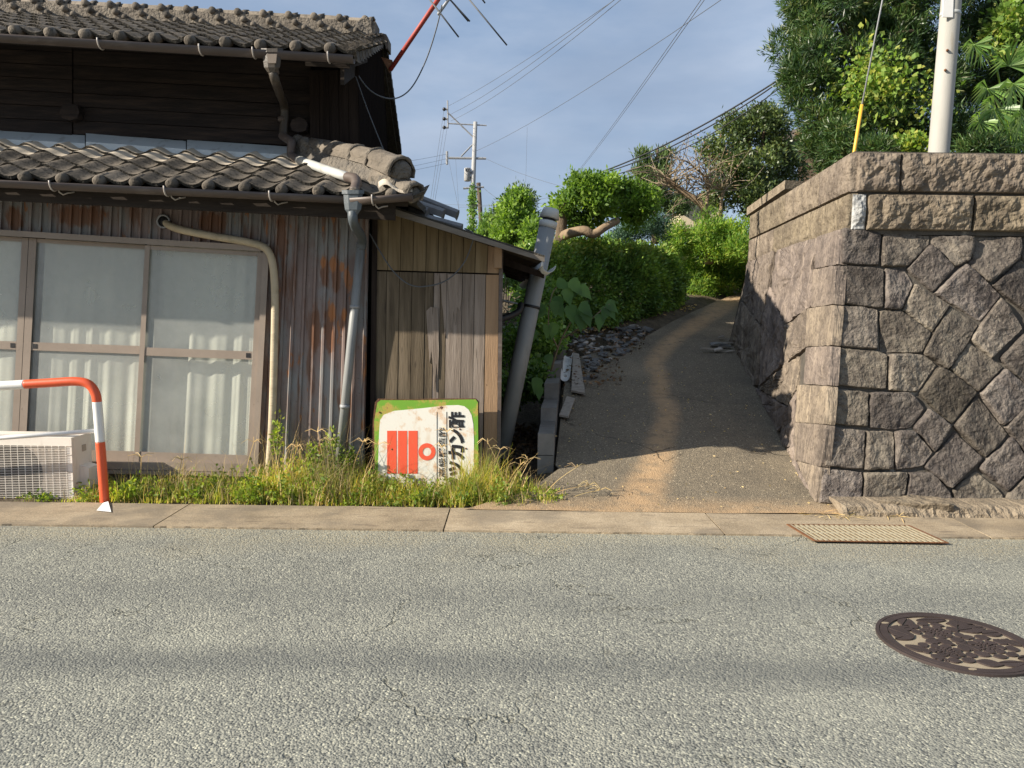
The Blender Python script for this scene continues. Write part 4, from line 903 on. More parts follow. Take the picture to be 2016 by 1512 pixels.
og = [(875, 245), (884, 180), (905, 165), (940, 130), (965, 133), (985, 118), (1012, 140), (1008, 180), (1022, 246), (985, 262), (930, 266)]
MB().prism([P(x / 3.6 + 450, y / 3.6, 8.42) for x, y in og], (0, .35, .02)).build('ridge_end_tile', M_CEMENT, house)
MB().prism([P(x, y, 8.5) for x, y in ((742, 70), (760, 67), (764, 74), (764, 96), (760, 96), (756, 80), (742, 80))], (0, .2, 0)).build('verge_drop_tile', M_TILE, house)
# ---- gutters with hooks
def gutter(a, b, hooks, r=.05, tail=True):
    o = MB().trough(a, b, r, (0, 0, 1)).build('gutter', M_GUTTER, house, True)
    for px in hooks:
        t = (P(px, 300, a.y).x - a.x) / (b.x - a.x); p = lerp(a, b, t)
        ring = [p + Vector((0, -r - .006, .012))] + [p + Vector((0, -math.cos(w) * (r + .006), -math.sin(w) * (r + .006))) for w in np.linspace(.1, math.pi - .5, 7)]
        if tail: ring += [ring[-1] + Vector((.01, .0, -.03)), ring[-1] + Vector((.025, .02, -.045)), ring[-1] + Vector((.05, .04, -.03)), ring[-1] + Vector((.09, .06, -.02))]
        MB().tube(ring, .006, 5).build('hook', M_HOOK, o, True)
gutter(P(-1200, 300, 5.785), P(690, 388, 5.785), [-120, 103, 327, 533])
gutter(P(690, 392, 5.74), P(812, 382, 5.76), [734])
gutter(P(-1200, -2, 6.10), P(697, 112, 6.10), [-30, 207, 402, 505, 650], tail=False)
def hopper(px0, px1, py0, py1, Y, mat):
    w = lambda x, y, d: P(x, y, Y + d)
    xm = (px0 + px1) / 2; hw = (px1 - px0) / 2; D_ = .05
    rows = [(py0, 1.0), (lerp(py0, py1, .16), 1.0), (lerp(py0, py1, .18), .86), (lerp(py0, py1, .55), .80), (lerp(py0, py1, .8), .72), (py1, .42)]
    vs = []
    for y, k in rows:
        for sx, sy in ((-1, -.45), (-.5, -1), (.5, -1), (1, -.45), (1, 1), (-1, 1)): vs.append(w(xm + sx * hw * k, y, sy * D_ * k))
    fs = [(j * 6 + i, j * 6 + (i + 1) % 6, (j + 1) * 6 + (i + 1) % 6, (j + 1) * 6 + i) for j in range(len(rows) - 1) for i in range(6)] + [tuple(range(6)), tuple(range(len(vs) - 6, len(vs)))[::-1]]
    return fs, vs
def pipe(name, pts, r, mat, parent=house, n=10, k=5): return MB().tube(spline(pts, k), r, n).build(name, mat, parent, True)
for a in ((514, 557, 95, 142, 6.10, M_HOPPER_B), (673, 717, 374, 422, 5.74, M_HOPPER)):
    fs, vs = hopper(*a); MB().add(vs, fs).build('rain_hopper', a[5], house)
MB().prism([P(525, 106, 6.03), P(545, 106, 6.03), P(543, 124, 6.04), P(528, 124, 6.04)], (0, .01, 0)).build('hopper_panel', M_ALU, house)
pipe('downpipe', [P(537, 138, 6.12), P(540, 152, 6.12), P(543, 162, 6.2), P(552, 188, 6.6), P(559, 206, 6.88), P(560, 235, 6.92), P(557, 268, 6.90)], .036, M_HOPPER_B)
for a in ((538, 137, 6.12), (556, 231, 6.92)): MB().tube([P(a[0], a[1], a[2]), P(a[0] + 1, a[1] + 8, a[2])], .042, 12).build('pipe_collar', M_GUTTER, house, True)
pipe('downpipe', [P(556, 268, 6.90), P(566, 274, 6.80), P(574, 281, 6.74), P(573, 300, 6.74), P(576, 308, 6.72), P(590, 316, 6.66)], .037, M_GUTTER)
pipe('downpipe', [P(588, 315, 6.67), P(640, 334, 6.3), P(688, 350, 5.98)], .038, M_PIPE_PALE, k=2)
pipe('downpipe', [P(684, 349, 6.0), P(698, 352, 5.92), P(702, 362, 5.86), P(697, 378, 5.8)], .040, M_GUTTER)
pipe('downpipe', [P(694, 418, 5.74), P(695, 432, 5.74), P(699, 446, 5.85), P(711, 464, 6.15), P(713, 475, 6.27), P(711, 490, 6.30)], .036, M_HOPPER)
pipe('downpipe', [P(711, 478, 6.30), P(690, 690, 6.32), P(667, 920, 6.33)], .036, M_PIPE, k=1)
for y in (604, 800):
    x = 711 - (y - 478) * .0995; MB().tube([P(x, y - 3, 6.31), P(x - .3, y + 3, 6.31)], .041, 12).build('pipe_clip', M_STEEL, house, True)
# ================================================================ lean-to
shed = thing('lean_to', P(860, 965, 6.4), 'wooden lean-to with weathered vertical boards and a sloping roof beside the house', 'shed')
SY = 6.40
ub = [741, 765, 790, 815, 840, 864, 889, 913, 937, 961, 984]
ytop = lambda x: 408 + .325 * (x - 750)
for i in range(10):
    a, b = ub[i] + .5, ub[i + 1] - .5; j = random.uniform(-.004, .004)
    MB().hexa([P(a - 2, 531 + .03 * (a - 740), SY - .012 + j), P(b - 2, 531 + .03 * (b - 740), SY - .012 + j), P(b, ytop(b), SY - .012 + j), P(a, ytop(a), SY - .012 + j)],
              [P(a - 2, 531 + .03 * (a - 740), SY + .01), P(b - 2, 531 + .03 * (b - 740), SY + .01), P(b, ytop(b), SY + .01), P(a, ytop(a), SY + .01)]).build('upper_board', M_BOARD_O if i < 9 else M_BOARD_P, shed)
lb_ = [737, 762, 787, 812, 838, 855, 868, 880, 911, 935, 957]
mats = [M_BOARD_D, M_BOARD_D, M_BOARD_D, M_BOARD_D, M_BOARD_D, M_BOARD_G, M_BOARD_D, M_BOARD_G, M_BOARD_G, M_BOARD_G]
for i in range(10):
    a, b = lb_[i] + .5, lb_[i + 1] - .5; j = random.uniform(-.005, .003); xs_b = lambda x: x - 8
    y0 = 534 + .03 * (a - 740)
    if mats[i] is M_BOARD_G or i in (3, 4):
        # ragged peeled skin: lower grey part ends in splinters over the brown core
        pass
    MB().hexa([P(a - 8, 975, SY - .012 + j), P(b - 8, 975, SY - .012 + j), P(b - .5, y0 + .7, SY - .012 + j), P(a - .5, y0, SY - .012 + j)],
              [P(a - 8, 975, SY + .012), P(b - 8, 975, SY + .012), P(b - .5, y0 + .7, SY + .012), P(a - .5, y0, SY + .012)]).build('lower_board', mats[i], shed)
quad('board_backing', [P(730, 980, SY + .04), P(978, 980, SY + .04), P(985, 480, SY + .04), P(738, 395, SY + .04)], M_DARKWOOD, shed)
# splintered veneer flakes standing proud of the lower boards
for (pts, m) in [([(866, 538), (879, 538), (879, 560), (878, 640), (876, 665), (874, 640), (872, 610), (870, 600), (868, 560)], M_BOARD_G), ([(839, 612), (848, 604), (862, 606), (864, 690), (862, 745), (859, 715), (856, 770), (852, 720), (849, 690), (846, 715), (842, 660)], M_BOARD_G),
                 ([(881, 540), (910, 540), (909, 585), (905, 612), (900, 604), (897, 640), (893, 612), (889, 655), (885, 600)], M_BOARD_G)]:
    MB().prism([P(x, y, SY - .022) for x, y in pts], (0, .009, 0)).build('veneer_flake', m, shed)
MB().hexa([P(951, 975, SY - .018), P(977, 975, SY - .018), P(982, 541, SY - .018), P(957, 541, SY - .018)], [P(951, 975, SY + .02), P(977, 975, SY + .02), P(982, 541, SY + .02), P(957, 541, SY + .02)]).build('end_board', M_BOARD_P, shed)
MB().hexa([P(977, 985, SY - .03), P(984, 985, SY - .03), P(991, 478, SY - .03), P(983, 478, SY - .03)], [P(977, 985, SY + .05), P(984, 985, SY + .05), P(991, 478, SY + .05), P(983, 478, SY + .05)]).build('corner_trim', M_GUTTER, shed)
k0 = P(987, 480, SY); k1 = P(980, 985, SY)
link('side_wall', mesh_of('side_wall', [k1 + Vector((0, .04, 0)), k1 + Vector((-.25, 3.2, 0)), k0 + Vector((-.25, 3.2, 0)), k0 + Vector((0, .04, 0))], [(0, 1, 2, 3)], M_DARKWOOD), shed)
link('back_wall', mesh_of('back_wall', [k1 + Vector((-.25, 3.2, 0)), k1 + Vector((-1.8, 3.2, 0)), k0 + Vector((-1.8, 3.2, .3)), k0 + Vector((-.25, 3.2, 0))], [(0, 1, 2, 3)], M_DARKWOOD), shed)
va = P(742, 400, 6.12); vb = P(1072, 507, 6.12); sl2 = (vb - va).normalized(); un2 = Vector((sl2.z * -1, 0, sl2.x)).normalized()
slab('roof', [va, vb, vb + Vector((-.16, 3.3, -.02)), va + Vector((0, 3.3, 0))], un2 * -.022, M_EAVEWOOD, shed)
slab('verge_board', [va - Vector((0, .012, 0)), vb - Vector((0, .012, 0)), vb - Vector((0, .012, .035)), va - Vector((0, .012, .05))], (0, .028, 0), wood('grey_verge', [c(.09, .08, .068), c(.19, .165, .135)], horiz=True), shed)
slab('roof_felt', [va + un2 * .003, vb + un2 * .003, vb + Vector((-.16, 3.3, -.017)), va + Vector((0, 3.3, .003))], un2 * .012, M_TILE_DK, shed)
MB().box(P(981, 507, 6.33), (.030, .05, .085)).build('purlin_end', M_BOARD_P, shed)
for k in range(5):
    p = P(1000, 510, 6.35) + Vector((0, .2 + k * .6, -.03)); MB().prism([p + Vector((-.05, 0, .06)), p + sl2 * .32 + Vector((0, 0, .03)), p + sl2 * .32 - Vector((0, 0, .02)), p + Vector((-.05, 0, 0))], (0, .05, 0)).build('rafter', M_DARKWOOD, shed)
e0 = vb + Vector((.045, .14, -.055)); e1 = e0 + Vector((-.16, 3.1, -.05))
MB().trough(e0, e1, .055, (0, 0, 1)).build('gutter', M_PIPE_PALE, shed, True)
# loose dark ridge tiles on the lean-to roof
for (x0, y0, x1, y1, Y, hgt) in [(812, 420, 908, 446, 6.35, 13), (818, 398, 872, 416, 6.55, 12), (826, 389, 900, 418, 6.75, 12), (806, 404, 840, 414, 6.3, 14)]:
    a = P(x0, y0, Y); b = P(x1, y1, Y); d = (b - a).normalized(); w = Vector((0, .22, .0)); u_ = Vector((-d.z, 0, d.x)); h_ = hgt / 1514 * Y
    n = 6; vs = []
    for p in (a, b):
        for i in range(n + 1): t = i / n; vs.append(p + w * t + u_ * (.035 * math.sin(math.pi * t)))
        for i in range(n + 1): t = i / n; vs.append(p + w * t - u_ * h_)
    m = n + 1; fs = [(i, i + 1, 2 * m + i + 1, 2 * m + i) for i in range(n)] + [(m + i, i, 2 * m + i, 3 * m + i) for i in (0,)] + [tuple(range(m)) + tuple(range(2 * m - 1, m - 1, -1)), tuple(range(3 * m - 1, 2 * m - 1, -1)) + tuple(range(3 * m, 4 * m))]
    link('ridge_tile', mesh_of('ridge_tile', vs, fs, M_DKTILE), shed)
# ================================================================ things on and by the house
def cable(name, pts, r, label, cat='cable', group=None, k=6, n=5, mat=None):
    o = MB().tube(spline(pts, k), r, n).build(name, mat or M_WIRE, None, True); return tag(o, label, cat, group)
du = thing('insulated_pipe', P(525, 950, 6.3), 'beige wrapped air conditioner pipe bending round the window corner', 'pipe')
pipe('hose', [P(326, 438, 6.40), P(336, 445, 6.33), P(360, 453, 6.31), P(420, 465, 6.31), P(480, 475, 6.31), P(512, 483, 6.31), P(528, 495, 6.31), P(537, 520, 6.31), P(541, 570, 6.31), P(541, 640, 6.31), P(538, 760, 6.31), P(535, 840, 6.31), P(531, 900, 6.30), P(525, 965, 6.28)], .031, M_DUCT, du, 12, 8)
cv = P(323, 436, 6.375)
MB().tube([cv + Vector((0, .02, 0)), cv + Vector((0, -.012, 0))], .055, 18).build('wall_cover', M_BLACK, du, True)
mb = MB(); mb.tube([cv + Vector((.05 * math.cos(w), -.014, .05 * math.sin(w))) for w in np.linspace(0, 2 * math.pi, 21)], .008, 6, False).build('cover_ring', M_STEEL, du, True)
cable('stay_cable', [P(728, 460, 6.3), P(745, 490, 6.3), P(775, 535, 6.28), P(810, 562, 6.28), P(850, 562, 6.28), P(885, 548, 6.28), P(915, 515, 6.28), P(932, 470, 6.2), P(930, 458, 6.12), P(915, 450, 6.3)], .006, 'thin black cable drooping across the lean-to boards')
# air conditioner
ac = thing('air_conditioner', P(60, 1003, 5.9), 'cream outdoor air conditioner unit with wire grille under the window', 'air conditioner')
a0 = P(146, 1001, 5.86); x1 = a0.x; x0 = x1 - .80; z0 = a0.z + .02; z1 = P(146, 862, 5.86).z; y0 = 5.86; y1 = 6.14
gx0, gx1, gz0, gz1 = x0 + .03, P(133, 930, 5.86).x, z0 + .03, P(100, 878, 5.86).z
mb = MB()
for (xa1, xb1, za1, zb1) in ((x0, gx0, z0, z1), (gx1, x1, z0, z1), (gx0, gx1, z0, gz0), (gx0, gx1, gz1, z1)):
    mb.hexa([(xa1, y0, za1), (xb1, y0, za1), (xb1, y0, zb1), (xa1, y0, zb1)], [(xa1, y0 + .025, za1), (xb1, y0 + .025, za1), (xb1, y0 + .025, zb1), (xa1, y0 + .025, zb1)])
mb.build('front_panel', M_AC, ac)
MB().box(((x0 + x1) / 2, (y0 + .028 + y1) / 2, (z0 + z1) / 2), ((x1 - x0) / 2 - .001, (y1 - y0 - .03) / 2, (z1 - z0) / 2 - .001)).build('casing', M_AC, ac)
MB().box(((gx0 + gx1) / 2, y0 + .022, (gz0 + gz1) / 2), ((gx1 - gx0) / 2, .004, (gz1 - gz0) / 2)).build('heat_exchanger', M_ACMETAL, ac)
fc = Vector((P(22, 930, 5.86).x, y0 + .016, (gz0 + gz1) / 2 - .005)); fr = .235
MB().prism([fc + Vector((fr * math.cos(w), 0, fr * math.sin(w))) for w in np.linspace(0, 2 * math.pi, 41)[:-1]], (0, .003, 0)).build('fan_recess_shade', M_ACDK, ac)  # flat near-black disc; the shade of the fan recess is in its colour
for k in range(3):
    w0 = 2 * math.pi * k / 3
    MB().prism([fc + Vector((r_ * math.cos(w0 + w), -.004, r_ * math.sin(w0 + w))) for r_, w in ((.05, 0), (.2, .1), (.22, .5), (.21, .9), (.06, .7))], (0, .002, 0)).build('fan_blade', M_BLACK, ac)
mb = MB(); nb = 33
for k in range(nb): z = lerp(gz0, gz1, (k + .5) / nb); mb.box(((gx0 + gx1) / 2, y0 - .006, z), ((gx1 - gx0) / 2 + .006, .0015, .0014))
for k in range(15): x = gx1 - .008 - k * .053; mb.box((x, y0 - .0015, (gz0 + gz1) / 2), (.0022, .0018, (gz1 - gz0) / 2))
tag(mb.build('grille', M_AC, ac), kind='stuff')
for k in range(7): MB().box((x1 - .022, y0 - .0015, lerp(z0, z1, (k + 1) / 8)), (.02, .002, .0016)).build('panel_groove', M_ACMETAL, ac)
for zz in (.80, .47): MB().box((x1 + .0005, y0 + .17, lerp(z0, z1, zz)), (.002, .028, .026)).build('side_vent', M_ACMETAL, ac)
vc = [(.10, .30), (.24, .30), (.26, .26), (.285, .14), (.285, .0), (.10, .0)]
MB().prism([(x1, y0 + a_, z0 + b_) for a_, b_ in vc], (.07, 0, -.02)).build('valve_cover', M_AC, ac)
MB().box((x1 + .001, y0 + .06, z0 + .17), (.0015, .02, .006)).build('maker_mark', M_ACMETAL, ac)
for xx in (x0 + .12, x1 - .14): MB().box((xx, (y0 + y1) / 2, z0 - .012), (.03, .15, .02)).build('foot', M_BLACK, ac)
# guard rail
grd = thing('guard_rail', P(207, 1004, 5.72), 'bent pipe guard rail banded orange red and white beside the gutter', 'guard rail')
gpath = spline([P(-420, 781, 5.70), P(-200, 770, 5.70), P(0, 759.5, 5.70), P(100, 753.5, 5.70), P(150, 751, 5.70), P(175, 757, 5.70), P(188, 775, 5.70), P(192, 800, 5.70), P(196, 850, 5.70), P(202, 930, 5.70), P(208, 1012, 5.70)], 10)
def cut(path, x=None):  return path
def seg(f): return [p for p in gpath if f(p)]
proj = lambda p: ((p - CAM).dot(RT) / (p - CAM).dot(FW) * F_PX + CX, CY - (p - CAM).dot(UP) / (p - CAM).dot(FW) * F_PX)
bands = []; cur = []; lastk = None
def key(p):
    x, y = proj(p)
    if x < -170: return 0
    if x < 48: return 1
    if y < 791: return 2
    if y < 868: return 3
    return 4
fine = []
for i in range(len(gpath) - 1):
    for k in range(4): fine.append(lerp(gpath[i], gpath[i + 1], k / 4))
fine.append(gpath[-1])
for p in fine:
    k = key(p)
    if k != lastk and cur: bands.append((lastk, cur + [p])); cur = []
    cur.append(p); lastk = k
bands.append((lastk, cur))
for k, pts in bands:
    red = k in (0, 2, 4)
    MB().tube(pts, .0335 if red else .034, 16).build('red_band' if red else 'white_band', M_RED if red else M_WHITE, grd, True)
MB().tube([P(-420, 893, 5.70), P(0, 862, 5.70), P(190, 848, 5.70)], .017, 12).build('lower_rail', M_WHITE, grd, True)
tag(MB().add([G(190, 1005, .02), G(219, 1008, .02), P(213, 987, 5.655), P(203, 990, 5.655)], [(0, 1, 2, 3)]).build('paper_scrap', M_PAPER), 'scrap of white paper at the foot of the guard rail', 'paper')
# enamel sign
sg = thing('enamel_sign', P(840, 968, 6.28), 'rusty green and white enamel sign with red bars turned sideways in the grass', 'sign')
ZX = lambda x, y: (x / 7.2 + 720, y / 7.2 + 770)
def SP(x, y, d=0.0):
    px, py = ZX(x, y); return P(px, py, 6.27 + (y - 100) / 1400 * -.06 - d)
rim = [(130, 160), (170, 110), (600, 118), (1000, 108), (1560, 106), (1605, 150), (1612, 800), (1600, 1480), (125, 1490), (95, 900), (100, 420)]
MB().prism([SP(x, y, -.02) for x, y in rim], (0, .018, 0)).build('rim', M_EN_EDGE, sg)
gp = [(165, 165), (210, 130), (700, 132), (1560, 120), (1590, 160), (1595, 900), (1585, 1470), (140, 1475), (125, 900), (120, 420)]
MB().prism([SP(x, y, .004) for x, y in gp], (0, .02, 0)).build('green_face', M_EN_G, sg)
wp = [(195, 500), (205, 410), (255, 335), (400, 280), (800, 243), (1150, 203), (1310, 198), (1400, 215), (1460, 265), (1500, 340), (1525, 470), (1535, 700), (1530, 1100), (1510, 1380), (1480, 1450), (200, 1455), (172, 1300), (176, 1000), (188, 640)]
MB().prism([SP(x, y, .006) for x, y in wp], (0, .003, 0)).build('white_face', M_EN_W, sg)
for a, b in ((303, 437), (457, 585), (605, 735)): MB().prism([SP(a, 1170, .008), SP(b, 1170, .008), SP(b, 562, .008), SP(a, 562, .008)], (0, .003, 0)).build('red_bar', M_EN_R, sg)
n = 40; vs = [SP(868 + rr * math.cos(w), 860 + rr * math.sin(w), .008) for rr in (122, 60) for w in np.linspace(0, 2 * math.pi, n + 1)[:-1]]
link('red_ring', mesh_of('red_ring', vs, [(i, (i + 1) % n, n + (i + 1) % n, n + i) for i in range(n)], M_EN_R), sg)
for x in (1010, 1147): MB().prism([SP(x - 4, 1400, .008), SP(x + 4, 1400, .008), SP(x + 4, 295, .008), SP(x - 4, 295, .008)], (0, .002, 0)).build('rule', M_EN_K, sg)
def glyph(ch, x0, x1, y0, y1, bold, name='character'):
    cu = bpy.data.curves.new('glyph', 'FONT'); cu.body = ch; cu.offset = bold; cu.resolution_u = 3
    to = bpy.data.objects.new('glyph', cu); COL.objects.link(to)
    bpy.context.view_layer.update(); dg = bpy.context.evaluated_depsgraph_get()
    me0 = bpy.data.meshes.new_from_object(to.evaluated_get(dg)); bpy.data.objects.remove(to)
    co = [v_.co.copy() for v_ in me0.vertices]
    if not co: return
    ax, bx = min(p.x for p in co), max(p.x for p in co); ay, by = min(p.y for p in co), max(p.y for p in co)
    # board turned a quarter left: glyph x runs up the picture, glyph top points left
    vs = [SP(lerp(x1, x0, (p.y - ay) / (by - ay)), lerp(y1, y0, (p.x - ax) / (bx - ax)), .0095) for p in co]
    link(name, mesh_of(name, vs, [tuple(f_.vertices) for f_ in me0.polygons], M_EN_K), sg); bpy.data.meshes.remove(me0)
for ch, y0, y1, xa1, xb1 in (('酢', 292, 520, 1168, 1400), ('ン', 535, 745, 1175, 1395), ('カ', 758, 980, 1170, 1398), ('ツ', 988, 1205, 1172, 1392), ('ミ', 1222, 1430, 1185, 1392)): glyph(ch, xa1, xb1, y0, y1, .035 if ch == '酢' else .05)
for k, ch in enumerate('酢造醸級高'): glyph(ch, 1030, 1132, 515 + k * 143, 648 + k * 143, .012, 'small_character')
for x, y in ((195, 300), (370, 825), (1420, 815), (1335, 540)): 
    p = SP(x, y, .008); MB().sphere(p, .008, 8, 6, (1, .5, 1)).build('bolt', M_RUST, sg)
# flue
fl_ = thing('flue_pipe', P(985, 890, 6.95), 'leaning grey flue pipe with a white cowl beside the lean-to eave', 'flue')
ft_, fb_ = P(1080, 436, 7.1), P(985, 900, 6.95)
MB().tube([ft_, fb_], .078, 20).build('pipe', M_PIPE, fl_, True)
fd = (ft_ - fb_).normalized()
MB().tube([ft_ - fd * .06, ft_ - fd * .0], .083, 20).build('collar', M_PIPE_PALE, fl_, True)
MB().tube([ft_ + fd * .025, ft_ + fd * .03, ft_ + fd * .09, ft_ + fd * .115, ft_ + fd * .12], [.07, .092, .078, .07, .03], 20).build('cowl', M_PIPE_PALE, fl_, True)
MB().tube([ft_ - fd * .01, ft_ + fd * .03], .06, 14).build('vent_slot', M_BLACK, fl_, True)
bp_ = lerp(fb_, ft_, .64); MB().tube([bp_ - fd * .012, bp_ + fd * .012], .084, 20).build('strap', M_BLACK, fl_, True)
MB().tube([bp_, P(985, 590, 6.9)], .008, 6).build('stay', M_STEEL, fl_, True)
MB().tube(spline([P(1026, 598, 6.95), P(1022, 612, 6.9), P(1005, 622, 6.8), P(985, 628, 6.7)], 4), .03, 8).build('drain_elbow', M_BLACK, fl_, True)
# antenna
an = thing('antenna', P(768, 132, 8.3), 'television antenna on a red mast leaning from the gable end', 'antenna')
m0, m1 = P(768, 138, 8.3), P(930, -100, 8.3)
MB().tube([m0, m1], .024, 10).build('mast', plain('red_mast', c(.33, .05, .035), .5), an, True)
MB().prism([P(750, 112, 8.32), P(772, 118, 8.3), P(774, 128, 8.3), P(766, 142, 8.3), P(760, 130, 8.3)], (0, .03, 0)).build('bracket', M_RUST, an)
bm0, bm1 = P(863, 28, 8.2), P(960, -110, 8.9)
MB().tube([bm0, bm1], .016, 8).build('boom', M_STEEL, an, True)
for (a, b, Y) in (((842, -6), (903, 73), 8.2), ((885, -2), (925, 42), 8.35), ((880, -8), (922, 42), 8.4), ((918, -8), (998, 89), 8.6), ((935, -20), (955, 6), 8.8)):
    MB().tube([P(*a, Y), P(*b, Y)], .0085, 6).build('element', M_WIRE, an, True)
cable('antenna_cable', [P(870, 10, 8.2), P(858, 60, 8.2), P(838, 120, 8.2), P(812, 170, 8.15), P(785, 192, 8.0), P(755, 192, 7.7), P(725, 175, 7.3), P(703, 146, 6.98)], .007, 'black antenna cable looping to the gable corner')
cable('bell_wire', [P(700, 150, 6.9), P(725, 220, 6.85), P(757, 300, 6.8)], .005, 'straight wire running down beside the gable corner')
# ================================================================ block wall by the driveway
bw = thing('block_wall', P(1075, 942, 6.6), 'stepped grey concrete block wall along the driveway edge', 'wall')
steps = [(1059, 1091, 853, 939, 6.6, 2), (1065, 1096, 802, 842, 7.35, 1), (1072, 1100, 754, 790, 8.1, 1), (1078, 1104, 715, 748, 8.85, 1), (1088, 1110, 677, 708, 9.6, 1)]
Ys = [s[4] for s in steps] + [10.3]
for i, (xa1, xb1, yt1, yb1, Y, nst) in enumerate(steps):
    L0 = P(xa1, yt1, Y); R0 = P(xb1, yt1, Y); top = L0.z; w = R0.x - L0.x; nxt = steps[i + 1] if i + 1 < len(steps) else None
    xn = P(nxt[0], nxt[2], nxt[4]).x if nxt else L0.x + .1
    z = top; hb = .195; first = True
    while z > .05:
        zb = max(z - hb, -.05)
        for half in range(2):
            ya = lerp(Y, Ys[i + 1], half / 2) + .003; yb_ = lerp(Y, Ys[i + 1], (half + 1) / 2) - .003
            xl_ = lerp(L0.x, xn, half / 2)
            if half == 1 and z - hb < .02: pass
            mb = MB(); mb.hexa([(xl_, ya, zb + .004), (xl_ + w, ya, zb + .004), (xl_ + w, ya, z - .003), (xl_, ya, z - .003)], [(xl_ + .03, yb_, zb + .004), (xl_ + w + .03, yb_, zb + .004), (xl_ + w + .03, yb_, z - .003), (xl_ + .03, yb_, z - .003)])
            mb.build('block', M_BLOCK, bw)
        z = zb
# planks and gutter offcut lying by the blocks
def board(name, q, th, mat, label, cat):
    pts = [D(x, y, .03) for x, y in q]; tag(MB().prism(pts, (0, 0, th)).build(name, mat), label, cat)
board('plank', [(1125, 772), (1152, 777), (1140, 700), (1128, 697)], .022, M_PLANK, 'wide pale weathered plank lying beside the blocks', 'plank')
board('plank', [(1101, 820), (1119, 823), (1132, 788), (1116, 783)], .02, M_PLANK, 'short knotty brown plank end nearest the road', 'plank')
ga, gb = D(1112, 742, .06), D(1119, 695, .06)
tag(MB().trough(ga, gb, .055, (0, 0, 1)).build('gutter_offcut', M_WHITE), 'white plastic gutter offcut lying beside the wide plank', 'gutter')
# broken roof tiles: shard variants shared between pieces
def shard(seed, L, W_, cv=.02):
    rn = random.Random(seed); n = 5; pts = []
    corners = [(-W_ / 2, -L / 2), (W_ / 2, -L / 2), (W_ / 2, L / 2), (-W_ / 2, L / 2)]
    cs = [(x * rn.uniform(.6, 1.1), y * rn.uniform(.6, 1.1)) for x, y in corners]
    vs = []
    for zz in (0, -.016):
        for j in range(3):
            for i in range(4):
                u, v_ = i / 3, j / 2; x = lerp(lerp(cs[0][0], cs[1][0], u), lerp(cs[3][0], cs[2][0], u), v_); y = lerp(lerp(cs[0][1], cs[1][1], u), lerp(cs[3][1], cs[2][1], u), v_)
                vs.append((x, y, zz + cv * (1 - (2 * u - 1) ** 2)))
    fs = [(j * 4 + i, j * 4 + i + 1, (j + 1) * 4 + i + 1, (j + 1) * 4 + i) for j in range(2) for i in range(3)] + [(12 + (j + 1) * 4 + i, 12 + (j + 1) * 4 + i + 1, 12 + j * 4 + i + 1, 12 + j * 4 + i) for j in range(2) for i in range(3)]
    bd = [0, 1, 2, 3, 7, 11, 10, 9, 8, 4]; fs += [(bd[(k + 1) % 10], bd[k], 12 + bd[k], 12 + bd[(k + 1) % 10]) for k in range(10)]
    return mesh_of('broken_tile', vs, fs, M_DKTILE)
SHARDS = [shard(k, random.uniform(.08, .2), random.uniform(.09, .2), random.uniform(.005, .03)) for k in range(9)]
M_SHARD_P = surf('pale_shard', [c(.24, .21, .18), c(.42, .37, .31)], scale=8, rnd=.3)
SHARDS_P = [shard(20 + k, random.uniform(.05, .12), random.uniform(.05, .12), .006) for k in range(5)]
for m_ in SHARDS_P: m_.materials.clear(); m_.materials.append(M_SHARD_P)
reg = []
rr_ = random.Random(3)
while len(reg) < 125:
    px, py = rr_.uniform(1112, 1282), rr_.uniform(640, 755)
    lim = 760 - (px - 1112) * .62 if px < 1200 else 708 - (px - 1200) * .75
    if py > lim or (px < 1150 and 690 < py): continue
    if py < 640 + max(0, (1180 - px)) * .12: continue
    reg.append((px, py))
BIG = [(1215, 697), (1232, 688), (1245, 676), (1250, 668), (1262, 656), (1275, 648), (1170, 715), (1168, 728), (1162, 742), (1225, 691), (1150, 745)]
for k, (px, py) in enumerate(reg + BIG):
    p = D(px, py, .012 + .035 * rr_.random() * (k < 125)); big = k >= 125
    me = SHARDS[rr_.randrange(9)] if (big or rr_.random() < .52) else SHARDS_P[rr_.randrange(5)]
    s_ = 1.25 if big else rr_.uniform(.6, 1.05)
    M = Matrix.Translation(p) @ Matrix.Rotation(math.atan(.2) + rr_.uniform(-.2, .25), 4, 'X') @ Matrix.Rotation(rr_.uniform(-.25, .25), 4, 'Y') @ Matrix.Rotation(rr_.uniform(0, 6.28), 4, 'Z') @ Matrix.Scale(s_, 4)
    o = link('broken_tile', me, None, M)
    tag(o, 'large dark curved roof tile shard at the rim of the rubble apron' if big else ('dark roof tile fragment in the rubble apron left of the driveway' if me in SHARDS else 'pale tile chip in the rubble apron left of the driveway'), 'tile shard', 'large shards at the rubble rim' if big else ('dark tile rubble' if me in SHARDS else 'pale tile rubble'))
for k in range(11):
    px, py = 1388 + rr_.uniform(0, 50), 692 - rr_.uniform(0, 38); p = D(px, py, .02 + .04 * rr_.random())
    M = Matrix.Translation(p) @ Matrix.Rotation(rr_.uniform(-.1, .3), 4, 'X') @ Matrix.Rotation(rr_.uniform(-.3, .1), 4, 'Y') @ Matrix.Rotation(rr_.uniform(-.5, .5), 4, 'Z') @ Matrix.Diagonal((1.7, .8, 1, 1))
    tag(link('roof_slate', SHARDS[k % 9] if k % 3 == 0 else SHARDS_P[k % 5], None, M @ Matrix.Scale(.75 if k % 2 else 1.0, 4)), 'flat grey slate in the small pile against the foot of the stone wall', 'slate', 'slates piled by the stone wall')
